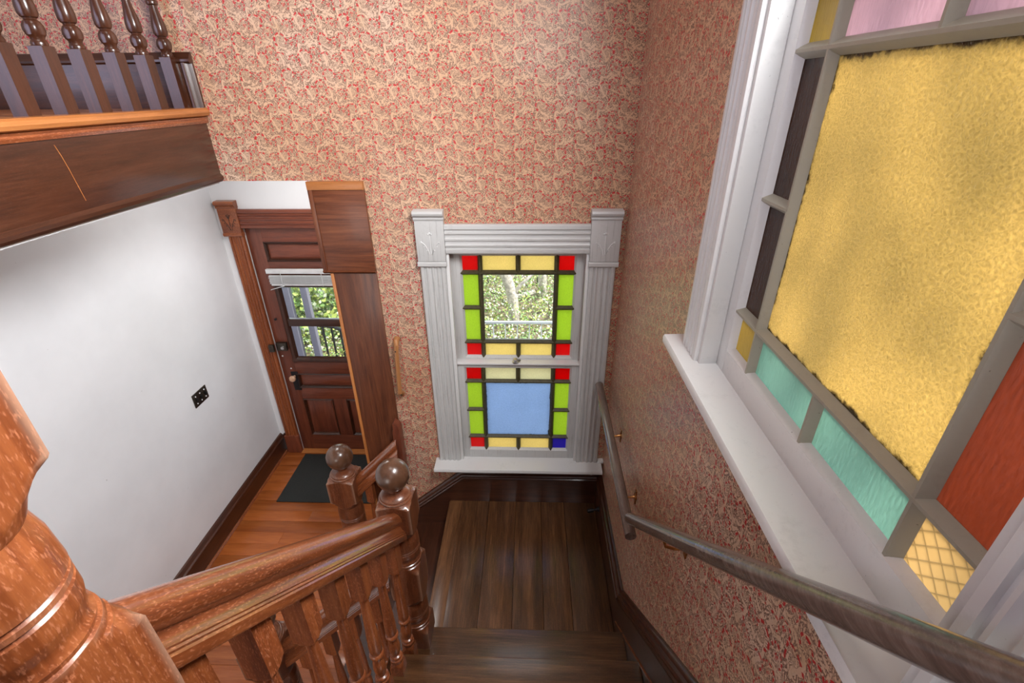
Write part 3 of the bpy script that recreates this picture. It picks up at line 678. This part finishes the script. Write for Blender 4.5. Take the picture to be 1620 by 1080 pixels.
# landing boards
ld = struct(thing('floor.002', (0, 1.8, LAND)), 'worn dark oak boards of the stair landing')
B('subfloor', M['dark_y'], ld, SX0+0.03, XR, 1.20, D, LAND-0.12, LAND-0.022, 0)
edges = [-0.408, -0.240, -0.070, 0.088, 0.232, 0.426]
for a, c_ in zip(edges, edges[1:]):
    B('plank', M['land_y'], ld, a+0.0008, c_-0.0008, Y1-0.05, D-0.02, LAND-0.022, LAND+random.uniform(-0.0006, 0.0006), 0.0012)
MB().prism(nosing_poly(0.090, 0.032), lambda p, q, t: (SX0+p, t, LAND+q), Y1-0.05, D-0.02).build('nosing_plank', M['land_y'], ld, (-0.45, 1.7, LAND))
# lower flight
lf = thing('staircase.001', (-0.75, 1.7, FL), 'short dark flight of steps from the landing down to the hall floor', 'stairs')
R2 = (LAND-FL)/3; RUN2 = 0.240
for k in (1, 2):
    MB().prism(nosing_poly(RUN2+0.028), lambda p, q, t: (SX0-k*RUN2+p, t, LAND-k*R2+q), 1.205, D-0.02).build('tread', M['dark_y'], lf, (SX0-k*RUN2+0.1, 1.7, LAND-k*R2))
for k in (0, 1, 2):
    B('riser', M['dark_y'], lf, SX0-k*RUN2+0.027, SX0-k*RUN2+0.045, 1.215, D-0.02, FL+(2-k)*R2+0.001, LAND-k*R2-0.030, 0.001)
sp2 = [(SX0+0.03, FL), (SX0+0.03, LAND-0.03), (SX0, LAND-0.03), (SX0, LAND-R2-0.03), (SX0-RUN2, LAND-R2-0.03), (SX0-RUN2, LAND-2*R2-0.03), (SX0-2*RUN2+0.03, LAND-2*R2-0.03), (SX0-2*RUN2+0.03, FL)]
MB().prism(sp2, lambda p, q, t: (p, t, q), 1.197, 1.215).build('stringer', M['dark_x'], lf, (-0.7, 1.2, FL), smooth=False)

# skirting on the right wall and on the far wall (moulded cap follows the stairs)
SK = [(0, 0), (-0.026, 0), (-0.034, 0.005), (-0.036, 0.012), (-0.030, 0.017), (-0.030, 0.022), (-0.033, 0.027), (-0.028, 0.034), (-0.018, 0.038), (-0.014, 0.046), (-0.006, 0.052), (0, 0.053)]
zb = -2.145
ang = math.atan(0.93)
yk = 1.445
br = struct(thing('baseboard_right', (XR, 1.2, LAND)), 'dark moulded skirting along the right wall, rising with the stairs')
def skf(pts):
    fr_ = []
    for i, (yy, zz) in enumerate(pts):
        dirs = []
        if i > 0: dirs.append(Vector((0, yy-pts[i-1][0], zz-pts[i-1][1])).normalized())
        if i < len(pts)-1: dirs.append(Vector((0, pts[i+1][0]-yy, pts[i+1][1]-zz)).normalized())
        d_ = sum(dirs, Vector()).normalized(); n_ = Vector((0, d_.z, -d_.y))
        cs = max(0.3, n_.dot(Vector((0, dirs[0].z, -dirs[0].y))))
        fr_.append((Vector((XR, yy, zz)), X3, n_/cs))
    return fr_
path = [(D, zb), (yk, zb), (-0.4, zb+(yk+0.4)*0.93)]
MB().sweep(SK, skf(path)).build('cap_moulding', M['dark_y'], br, (XR, 1.2, zb))
MB().prism([(D, LAND), (D, zb+0.002), (yk, zb+0.002), (-0.4, zb+0.002+(yk+0.4)*0.93), (-0.4, zb-0.5+(yk+0.4)*0.93), (yk-0.1, LAND-0.2), (yk, LAND-0.05)], lambda p, q, t: (t, p, q), XR-0.032, XR).build('board', M['dark_y'], br, (XR, 1.2, LAND), smooth=False)
MB().sweep([(-0.032, 0), (-0.037, 0.002), (-0.037, 0.010), (-0.032, 0.012)], skf([(1.40, zb-0.105), (-0.4, zb-0.105+1.80*0.93)])).build('bead', M['oak_y'], br, (XR, 1.2, zb))
bf = struct(thing('baseboard_far.001', (0, D, LAND)), 'dark moulded skirting under the far window, stepping down with the lower flight')
def skx(pts):
    fr_ = []
    for i, (xx, zz) in enumerate(pts):
        dirs = []
        if i > 0: dirs.append(Vector((xx-pts[i-1][0], 0, zz-pts[i-1][1])).normalized())
        if i < len(pts)-1: dirs.append(Vector((pts[i+1][0]-xx, 0, pts[i+1][1]-zz)).normalized())
        d_ = sum(dirs, Vector()).normalized(); n_ = Vector((d_.z, 0, -d_.x))
        cs = max(0.3, n_.dot(Vector((dirs[0].z, 0, -dirs[0].x))))
        fr_.append((Vector((xx, D, zz)), Y3, n_/cs))
    return fr_
xk = -0.392; x_end = -0.756
zf = -2.142; slf = 0.862
MB().sweep(SK, skx([(XR-0.03, zf), (xk, zf), (x_end, zf-(xk-x_end)*slf)])).build('cap_moulding', M['dark_x'], bf, (0, D, zf))
MB().prism([(XR-0.03, LAND), (XR-0.03, zf+0.002), (xk, zf+0.002), (x_end, zf+0.002-(xk-x_end)*slf), (x_end, FL+0.02), (xk-0.1, FL+0.02), (xk-0.1, LAND)], lambda p, q, t: (p, t, q), D-0.030, D).build('board', M['dark_x'], bf, (0, D, LAND), smooth=False)

# ================================================================= NEWELS AND BALUSTRADES
def newel_profile(a, z0, kind):
    """heights relative to the lower corner of the top block (0), a = half width; returns (z,R) bottom -> top"""
    f = a/0.060; d = a*1.42
    up = [(0.0, d), (0.115*f, d), (0.117*f, d*0.97), (0.122*f, a*1.20), (0.128*f, a*1.02), (0.129*f, a*0.95), (0.133*f, a*0.99), (0.137*f, a*0.95), (0.138*f, a*0.89), (0.141*f, a*0.90),
          (0.146*f, a*0.84), (0.151*f, a*0.72), (0.155*f, a*0.58), (0.158*f, a*0.45), (0.160*f, a*0.40), (0.172*f, a*0.38)]
    mid = [(-0.225*f, d), (-0.221*f, d*0.97), (-0.210*f, a*1.22), (-0.202*f, a*1.10), (-0.198*f, a*1.08), (-0.196*f, a*1.02), (-0.190*f, a*1.04), (-0.184*f, a*1.02), (-0.182*f, a*0.96), (-0.176*f, a*0.98), (-0.170*f, a*0.93),
           (-0.163*f, a*0.93), (-0.147*f, a*0.985), (-0.128*f, a*0.985), (-0.125*f, a*0.94), (-0.122*f, a*0.99), (-0.116*f, a*0.99), (-0.113*f, a*0.94), (-0.110*f, a*1.0), (-0.103*f, a*0.995), (-0.075*f, a*0.97),
           (-0.055*f, a*0.90), (-0.048*f, a*0.88), (-0.044*f, a*0.92), (-0.028*f, a*1.02), (-0.012*f, a*1.18), (-0.004*f, d*0.97)]
    if kind == 'two':
        low = [(z + (-0.340-0.038)*f, r) for z, r in mid]
        base = [(z0, d), (low[0][0]-0.0005, d)]
        return base + low + [(-0.340*f, d), (-0.226*f, d)] + mid + up
    low = [(z-0.10*f, r) if z < -0.15*f else (z, r) for z, r in mid]
    return [(z0, d), (low[0][0]-0.0005, d)] + low + up
def newel(x, y, zA, a, z0, kind, label, mat='oak_z'):
    f = a/0.060
    n = thing('newel_post', (x, y, zA+z0), label, 'newel post', 'turned newel posts with ball tops')
    pr_ = newel_profile(a, z0, kind)
    dense = [pr_[0]]
    for q in pr_[1:]:
        n_ = int((q[0]-dense[-1][0])/0.012)
        z_, r_ = dense[-1]
        if n_ > 0: dense += [(z_+0.003, r_+(q[1]-r_)*0.003/(q[0]-z_))] + [(z_+(q[0]-z_)*k/(n_+1), r_+(q[1]-r_)*k/(n_+1)) for k in range(1, n_+1)] + [(q[0]-0.003, q[1]-(q[1]-r_)*0.003/(q[0]-z_))]
        dense.append(q)
    MB().turned([(zA+z, r) for z, r in dense], x, y, a, 64).build('post', M[mat], n, (x, y, zA+z0))
    bz = zA+0.2265*f; r = 0.0585*f
    prof = []
    for k in range(25):
        th = -math.pi/2+math.pi*k/24
        rr = max(0.001, r*math.cos(th)); zz = bz+r*math.sin(th)
        if -0.50 < math.sin(th) < -0.30: rr *= 0.975
        prof.append((zz, rr))
    MB().turned(prof, x, y, None, 40).build('ball_finial', M['ball'], n, (x, y, bz-r))
    return n
newel(-0.470, 1.245, -1.412, 0.060, Z1+1.412, 'two', 'newel post with ball top at the corner of the stair landing', 'turned_dark')
newel(-0.470, 0.245, -0.272, 0.060, -0.98, 'two', 'big orange-brown newel post close up, its ball out of the picture', 'turned')
newel(-1.122, 2.170, -2.232, 0.080, FL+2.232, 'one', 'newel post with ball top standing near the black doormat', 'turned_dark')
newel(-1.122, 1.180, -2.232, 0.080, FL+2.232, 'one', 'newel post at the foot of the steps, mostly hidden behind the balusters', 'turned_dark')

half_ = [(0.0365, -0.050), (0.0380, -0.047), (0.0380, -0.031), (0.0350, -0.028), (0.0362, -0.0245), (0.0330, -0.022), (0.0340, -0.019), (0.0305, -0.0165), (0.0250, -0.012), (0.0210, -0.006), (0.0200, -0.001)]
arc_ = [(0.0295*math.cos(math.radians(t_)), 0.0190+0.0275*math.sin(math.radians(t_))) for t_ in range(-42, 223, 12)]
RP = half_ + arc_ + [(-p_, q_) for p_, q_ in half_[::-1]]
def rail(parent, p0, p1, mat='oak_y', poly=RP, name='handrail', sc_=1.0, plumb=True):
    """moulded rail built along its own local Y, then turned into place; ends cut plumb"""
    p0, p1 = Vector(p0), Vector(p1); d_ = p1-p0; L_ = d_.length
    yaw = math.atan2(-d_.x, d_.y); pit = math.asin(d_.z/L_)
    mb = MB(); tp_ = math.tan(pit)
    a = [mb.bm.verts.new((p*sc_, q*sc_*tp_, q*sc_)) for p, q in poly]
    b_ = [mb.bm.verts.new((p*sc_, L_+q*sc_*tp_, q*sc_)) for p, q in poly]
    n = len(poly)
    for i in range(n): mb.bm.faces.new((a[i], a[(i+1) % n], b_[(i+1) % n], b_[i]))
    mb.bm.faces.new(a[::-1]); mb.bm.faces.new(b_)
    o = mb.build(name, M[mat], parent)
    o.location = p0-parent_world(parent); o.rotation_euler = (pit, 0, yaw)
    return o

# one baluster mesh per length class; 0 is the lower corner of its top block
def baluster_mesh(top, bot, a=0.0232):
    d = a*1.42
    T = [(0, d), (-0.003, d*0.97), (-0.009, a*1.12), (-0.014, a*0.86), (-0.017, a*0.64), (-0.0175, a*0.56), (-0.05, a*0.57), (-0.12, a*0.66), (-0.20, a*0.80), (-0.255, a*0.88), (-0.283, a*0.84), (-0.290, a*0.72),
         (-0.293, a*0.90), (-0.298, a*1.0), (-0.304, a*1.0), (-0.309, a*0.90), (-0.312, a*0.66), (-0.320, a*0.62), (-0.335, a*0.78), (-0.360, a*0.92), (-0.385, a*0.88), (-0.405, a*0.68), (-0.412, a*0.60),
         (-0.415, a*0.86), (-0.420, a*0.95), (-0.426, a*0.86), (-0.429, a*0.80), (-0.433, a*1.0), (-0.440, a*1.06), (-0.447, a*0.98), (-0.451, a*0.90), (-0.458, a*1.08), (-0.468, a*1.30), (-0.474, d)]
    pr_ = [(bot, d)] + T[::-1] + [(top, d)]
    mb = MB().turned(pr_, 0, 0, a, 24)
    bmesh.ops.recalc_face_normals(mb.bm, faces=mb.bm.faces[:])
    me = bpy.data.meshes.new('baluster'); mb.bm.to_mesh(me); mb.bm.free()
    me.polygons.foreach_set('use_smooth', [True]*len(me.polygons)); me.set_sharp_from_angle(angle=math.radians(32)); me.materials.append(M['oak_z'])
    return me
def put(me, name, parent, loc):
    o = bpy.data.objects.new(name, me); C.objects.link(o); o.location = Vector(loc)-parent_world(parent); o.parent = parent; return o

# upper flight balustrade
SL = 0.93
b1 = thing('stair_balustrade', (-0.47, 0.75, -1.7), 'orange-brown oak balustrade of the upper flight, between the close-up newel and the landing newel', 'banister', 'oak stair balustrades')
zr = lambda yy: -0.918-(yy-0.70)*SL
rail(b1, (-0.47, 0.306, zr(0.306)), (-0.47, 1.184, zr(1.184)))
meshes = {}
for k in range(7):
    yy = 1.117-k*0.128; zc = -1.503+k*0.128*0.92
    tread_k = max(0, int(math.floor((Y1-(yy-0.023))/RUN))); ztr = Z1+tread_k*RISE
    bot = round(ztr-zc, 3)
    put(baluster_mesh(0.16, bot), 'baluster', b1, (-0.47, yy, zc))
# lower flight, near side and far side
b2 = thing('stair_balustrade.001', (-0.8, 1.19, -2.3), 'oak balustrade of the lower steps seen through the upper balusters', 'banister', 'oak stair balustrades')
p0, p1 = Vector((-1.045, 1.185, -2.155)), Vector((-0.528, 1.205, -1.640))
rail(b2, p0, p1)
def low_bal(par, p0, p1, fr_):
    q = p0.lerp(p1, fr_); zc = q.z-0.20
    k = min(2, max(0, math.ceil((SX0-(q.x+0.0))/RUN2 - 0.0))); k = 3 if q.x < SX0-2*RUN2+0.0 else k
    zt_ = FL if k >= 3 else LAND-k*R2
    bot = zt_-zc
    put(baluster_mesh(0.15, min(-0.478, bot)), 'baluster', par, (q.x, q.y, zc if bot < -0.478 else zt_+0.478))
for f_ in (0.16, 0.40, 0.62, 0.84): low_bal(b2, p0, p1, f_)
b3 = thing('stair_balustrade.002', (-0.9, 2.17, -2.3), 'short oak balustrade between the doormat newel and the papered wall', 'banister', 'oak stair balustrades')
p0, p1 = Vector((-1.045, 2.175, -2.150)), Vector((-0.770, 2.195, -1.868))
rail(b3, p0, p1)
for f_ in (0.24, 0.66): low_bal(b3, p0, p1, f_)
MB().prism([(-0.785, -2.10), (-0.742, -2.10), (-0.742, -1.735), (-0.750, -1.715), (-0.762, -1.700), (-0.772, -1.690), (-0.779, -1.700), (-0.779, -1.735), (-0.785, -1.76)], lambda p, q, t: (p, t, q), 2.185, D-0.002).build('wall_post', M['red_z'], b3, (-0.76, 2.2, -2.1), bevel=0.003)

# upper hall balustrade: square foot, ball, vase
b4 = thing('hall_balustrade', (-1.47, 1.8, HALL), 'row of dark turned balusters on the upper hall nosing', 'banister')
a = 0.0225; d = a*1.42
UP = [(0, d), (0.185, d), (0.187, a*0.95), (0.193, a*0.98), (0.198, a*0.90), (0.202, a*0.78), (0.208, a*0.82), (0.214, a*1.05), (0.226, a*1.22), (0.238, a*1.16), (0.248, a*0.92), (0.252, a*0.70), (0.256, a*0.74), (0.259, a*0.95),
      (0.268, a*1.12), (0.285, a*1.14), (0.305, a*1.0), (0.335, a*0.74), (0.355, a*0.62), (0.360, a*0.60), (0.363, a*0.86), (0.370, a*0.92), (0.376, a*0.84), (0.379, a*0.66), (0.385, a*0.80), (0.392, a*1.05), (0.40, a*1.12), (0.408, a*1.0), (0.413, a*0.62),
      (0.44, a*0.60), (0.55, a*0.78), (0.66, a*0.95), (0.69, a*0.6), (0.70, a*1.0), (0.71, a*0.6), (0.72, a*0.9), (0.74, d), (0.86, d)]
mb = MB().turned(UP, 0, 0, a, 24); bmesh.ops.recalc_face_normals(mb.bm, faces=mb.bm.faces[:])
ume = bpy.data.meshes.new('baluster'); mb.bm.to_mesh(ume); mb.bm.free()
ume.polygons.foreach_set('use_smooth', [True]*len(ume.polygons)); ume.set_sharp_from_angle(angle=math.radians(32)); ume.materials.append(M['dark_z'])
for yy in (2.212, 2.070, 1.922, 1.776, 1.640, 1.504, 1.365, 1.225, 1.085): put(ume, 'baluster', b4, (-1.474, yy, HALL))
rail(b4, (-1.474, 0.9, HALL+0.90), (-1.474, D, HALL+0.90), 'dark_y')

# ================================================================= WALL HANDRAILS
def wall_rail(pts, label, brackets):
    o = thing('wall_handrail', pts[0], label, 'handrail', 'round wooden wall handrails')
    MB().tube(pts, 0.0215, 24).build('pole', M['pole'], o, pts[0], bevel=0)
    for yy, zz in brackets:
        k = thing('bracket', Vector((XR, yy, zz))-parent_world(o)); k.parent = o
        bt = MB().tube([(XR, yy, zz), (XR-0.006, yy, zz)], 0.016, 14); bt.box(XR-0.004, XR, yy-0.008, yy+0.008, zz-0.035, zz+0.035)
        bt.build('wall_plate', M['brass'], k, (XR, yy, zz))
        zr_ = min(pts, key=lambda p: abs(p[1]-yy))
        t_ = (yy-pts[0][1])/(pts[-1][1]-pts[0][1]); zz2 = pts[0][2]+(pts[-1][2]-pts[0][2])*t_
        MB().tube([(XR-0.004, yy, zz), (XR-0.035, yy, zz-0.004), (XR-0.062, yy, zz+0.006), (0.388, yy, zz2-0.022)], [0.006, 0.0045, 0.0045, 0.006], 10).build('arm', M['brass'], k, (XR-0.03, yy, zz))
    return o
wall_rail([(0.385, 2.185, -1.412), (0.385, 1.7, -1.440), (0.385, 1.242, -1.466)], 'round handrail fixed level along the right wall by the far window', ((1.875, -1.505), (1.492, -1.520)))
wall_rail([(0.385, 1.278, -1.413), (0.385, 0.76, -0.927), (0.385, 0.02, -0.229)], 'long round handrail sloping up the stairs in front of the yellow window sill', ((0.95, -1.165),))

# grab handle on the far wall
gh = thing('grab_handle', (-0.705, D, -1.52), 'small tan wooden grab handle upright on the scroll wallpaper', 'handle')
gp = [(D-0.004, -1.170), (D-0.022, -1.176), (D-0.036, -1.195), (D-0.040, -1.235), (D-0.042, -1.345), (D-0.040, -1.455), (D-0.036, -1.495), (D-0.022, -1.515), (D-0.004, -1.522)]
MB().tube([(-0.700-0.016*((-1.17-z)/0.35), yv, z) for yv, z in gp], [0.018, 0.016, 0.014, 0.012, 0.012, 0.012, 0.014, 0.016, 0.018], 14).build('grip', M['tan'], gh, (-0.705, D, -1.5))
for z in (-1.225, -1.500): MB().ball((-0.704, D-0.052, z), 0.004, 8).build('screw', M['iron'], gh, (-0.705, D-0.05, z))

# switch plate on the white wall
spw = thing('switch_plate', (XL, 2.644, -1.885), 'dark bronze three-gang switch plate on the white wall', 'switch plate')
B('plate', M['bronze'], spw, XL, XL+0.006, 2.571, 2.717, -1.884, -1.786, 0.002)
for k in range(3):
    yy = 2.598+k*0.046
    B('toggle', M['iron'], spw, XL+0.006, XL+0.018, yy-0.006, yy+0.006, -1.846, -1.824, 0.002)
    for z in (-1.808, -1.862): MB().ball((XL+0.006, yy, z), 0.0048, 8).build('screw', M['blind'], spw, (XL+0.006, yy, z))

# doormat and doorstop
tag(B('doormat', M['mat'], None, -2.022, -1.12, 2.747, 3.315, FL+0.001, FL+0.010, 0.002), 'black rectangular doormat in front of the front door', 'doormat')
ds = thing('doorstop', (XR-0.035, 2.06, -2.215), 'small black doorstop sticking out of the skirting beside the landing', 'doorstop')
MB().tube([(XR-0.032, 2.06, -2.205), (XR-0.040, 2.06, -2.205), (XR-0.043, 2.06, -2.206)], [0.016, 0.014, 0.009], 12).build('base', M['iron'], ds, (XR-0.035, 2.06, -2.205))
MB().tube([(XR-0.040, 2.06, -2.206), (XR-0.062, 2.058, -2.210), (XR-0.064, 2.058, -2.210), (XR-0.096, 2.055, -2.216), (XR-0.100, 2.055, -2.217)], [0.006, 0.006, 0.012, 0.013, 0.009], 12).build('bumper', M['iron'], ds, (XR-0.06, 2.058, -2.21))

# ================================================================= OUTDOORS
b = MB().box(-14, 14, YE+0.12, 22, FL-0.30, FL-0.10); b.box(-0.70, 14, -10, YE+0.12, FL-0.30, FL-0.10)
struct(b.build('ground', M['soil'], smooth=False), 'leaf-littered garden ground outside the windows')
def leaf_mesh(name, n, gen, mat, size=(0.05, 0.10)):
    vs, fs = [], []
    for _ in range(n):
        p = gen(); s_ = random.uniform(*size)
        d_ = Vector((random.uniform(-1, 1), random.uniform(-1, 1), random.uniform(-0.3, 0.9))).normalized()
        e_ = d_.orthogonal().normalized(); e_ = (Matrix.Rotation(random.uniform(0, 6.28), 3, d_) @ e_)*s_*0.38
        i = len(vs); p = Vector(p)
        vs += [p, p+d_*s_*0.45+e_, p+d_*s_, p+d_*s_*0.45-e_]; fs.append((i, i+1, i+2, i+3))
    me = bpy.data.meshes.new(name); me.from_pydata([tuple(v_) for v_ in vs], [], fs); me.materials.append(mat)
    o = bpy.data.objects.new(name, me); C.objects.link(o); return o
def on_ground(): 
    y = 4.6+6.5*random.random()**1.2; return (random.uniform(-5.5, 3.0), y, FL-0.10+random.random()**2*0.45)
gc = leaf_mesh('ground_cover', 70000, on_ground, M['leaf_a'], (0.02, 0.05))
for k in ('leaf_b', 'leaf_c'): gc.data.materials.append(M[k])
gc.data.polygons.foreach_set('material_index', [random.choice((0, 0, 1, 1, 2)) for _ in gc.data.polygons])
tag(gc, 'leafy green ground cover filling the garden outside the windows', 'ground cover', None, 'stuff')
def shrub(x, y, r, h, mats, label):
    t_ = thing('shrub', (x, y, FL-0.1), label, 'shrub', 'garden shrubs beyond the porch')
    MB().tube([(x, y, FL-0.1), (x+0.03, y, FL+h*0.4)], [0.03, 0.015], 8).build('stem', M['bark'], t_, (x, y, FL-0.1))
    for mt, n_ in mats:
        def gen():
            while True:
                q = Vector((random.uniform(-1, 1), random.uniform(-1, 1), random.uniform(0, 1)))
                if q.x*q.x+q.y*q.y+(q.z*1.6-0.8)**2 < 1: return (x+q.x*r, y+q.y*r, FL-0.1+q.z*h)
        o = leaf_mesh('foliage', n_, gen, M[mt], (0.05, 0.10)); o.parent = t_; o.location = -Vector(t_.location); o['kind'] = 'stuff'
shrub(-3.05, 5.9, 0.75, 1.55, (('leaf_a', 1500), ('leaf_b', 1300), ('leaf_c', 700)), 'yellow-green shrub behind the porch posts, seen through the door glass')
shrub(-2.25, 6.6, 0.85, 1.75, (('leaf_a', 1300), ('leaf_b', 1600), ('leaf_c', 700)), 'dark leafy shrub behind the black iron railing')
shrub(-4.1, 6.9, 0.9, 1.9, (('leaf_a', 1200), ('leaf_b', 1500), ('leaf_c', 600)), 'tall shrub farther off beside the porch')
def tree(trunk, branches, label):
    t_ = thing('tree', trunk[0][0], label, 'tree')
    MB().tube([p for p, r_ in trunk], [r_ for p, r_ in trunk], 12).build('trunk', M['bark'], t_, trunk[0][0])
    for br_ in branches: MB().tube([p for p, r_ in br_], [r_ for p, r_ in br_], 8).build('branch', M['bark'], t_, br_[0][0])
    return t_
g0 = FL-0.10
tree([((-0.21, 6.3, g0), 0.085), ((-0.215, 6.3, g0+0.35), 0.075), ((-0.27, 6.3, g0+0.60), 0.075), ((-0.40, 6.3, g0+1.0), 0.075), ((-0.55, 6.35, g0+2.2), 0.07), ((-0.7, 6.4, g0+4.0), 0.05)],
     [[((-0.22, 6.3, g0+0.45), 0.035), ((-0.10, 6.3, g0+0.62), 0.024), ((0.08, 6.35, g0+0.76), 0.020), ((0.35, 6.4, g0+0.80), 0.015)], [((-0.28, 6.3, g0+0.62), 0.03), ((-0.05, 6.4, g0+1.1), 0.02), ((0.1, 6.5, g0+1.9), 0.015)]],
     'pale forked tree trunk in the garden, seen through the clear pane')
tree([((0.24, 7.4, g0), 0.075), ((0.22, 7.4, g0+0.5), 0.07), ((0.20, 7.4, g0+1.5), 0.065), ((0.15, 7.4, g0+4), 0.05)],
     [[((0.10, 7.3, g0+0.10), 0.05), ((-0.15, 7.2, g0+0.06), 0.045), ((-0.40, 7.1, g0+0.02), 0.03)], [((0.21, 7.4, g0+0.7), 0.02), ((0.02, 7.3, g0+1.1), 0.014)]],
     'second straight pale tree trunk farther back in the garden')
tr_ = tree([((2.9, 0.9, g0), 0.11), ((2.9, 0.9, g0+2.0), 0.10), ((2.8, 0.8, g0+4.0), 0.06)], [[((2.85, 0.85, g0+3.2), 0.05), ((2.5, 0.5, g0+4.6), 0.03)], [((2.88, 0.87, g0+3.0), 0.05), ((3.1, 1.4, g0+4.7), 0.03)]], 'leafy tree standing outside the yellow window')
def crown():
    while True:
        q = Vector((random.uniform(-1, 1), random.uniform(-1, 1), random.uniform(-1, 1)))
        if q.length < 1: return (2.8+q.x*0.9, 0.8+q.y*1.1, 1.75+q.z*0.95)
o = leaf_mesh('foliage', 900, crown, M['leaf_b'], (0.07, 0.14)); o.parent = tr_; o.location = -Vector(tr_.location); o['kind'] = 'stuff'
mrl = thing('metal_railing', (-0.1, 4.2, g0), 'pale grey metal railing outside the far window', 'railing')
B('top_rail', M['rail_white'], mrl, -1.1, 1.2, 4.188, 4.212, -2.016, -1.990, 0.003)
B('bottom_rail', M['rail_white'], mrl, -1.1, 1.2, 4.19, 4.21, -2.75, -2.73, 0.002)
x = -1.05
while x < 1.19:
    B('picket', M['rail_white'], mrl, x-0.005, x+0.005, 4.195, 4.205, g0, -2.0, 0.001); x += 0.118
irl = thing('iron_railing', (-1.8, 4.8, g0), 'black iron railing outside the front door', 'railing')
MB().tube([(-2.45, 4.8, -2.33), (-2.20, 4.8, -2.36), (-1.95, 4.8, -2.47), (-1.3, 4.8, -2.78)], 0.020, 8).build('top_rail', M['iron'], irl, (-2, 4.8, -2.4))
x = -2.43
while x < -1.4:
    zt_ = -2.33 if x < -2.3 else (-2.36-(x+2.2)*0.42 if x > -2.2 else -2.35)
    B('picket', M['iron'], irl, x-0.009, x+0.009, 4.79, 4.81, g0, min(-2.33, zt_), 0.001); x += 0.098
for x, lb in ((-2.535, 'lilac-grey porch post nearest the white wall, seen through the door glass'), (-2.345, 'lilac-grey porch post second from the white wall, beside the iron railing')):
    o = thing('porch_post', (x, 4.6, g0), lb, 'post'); B('shaft', M['post_grey'], o, x-0.034, x+0.034, 4.57, 4.63, g0, 0.4, 0.004); B('foot', M['post_grey'], o, x-0.05, x+0.05, 4.55, 4.65, g0, g0+0.12, 0.004)
struct(B('ground.001', M['post_grey'], None, -3.2, -0.6, YE+0.121, 4.9, FL-0.10, FL-0.04, 0.003), 'grey painted porch floor outside the front door')

# ---------------------------------------------------------------- lift everything so the lower hall floor is z = 0
for o in list(C.objects):
    if o.parent is None and o.type not in ('CAMERA', 'LIGHT'): o.location.z += LIFT
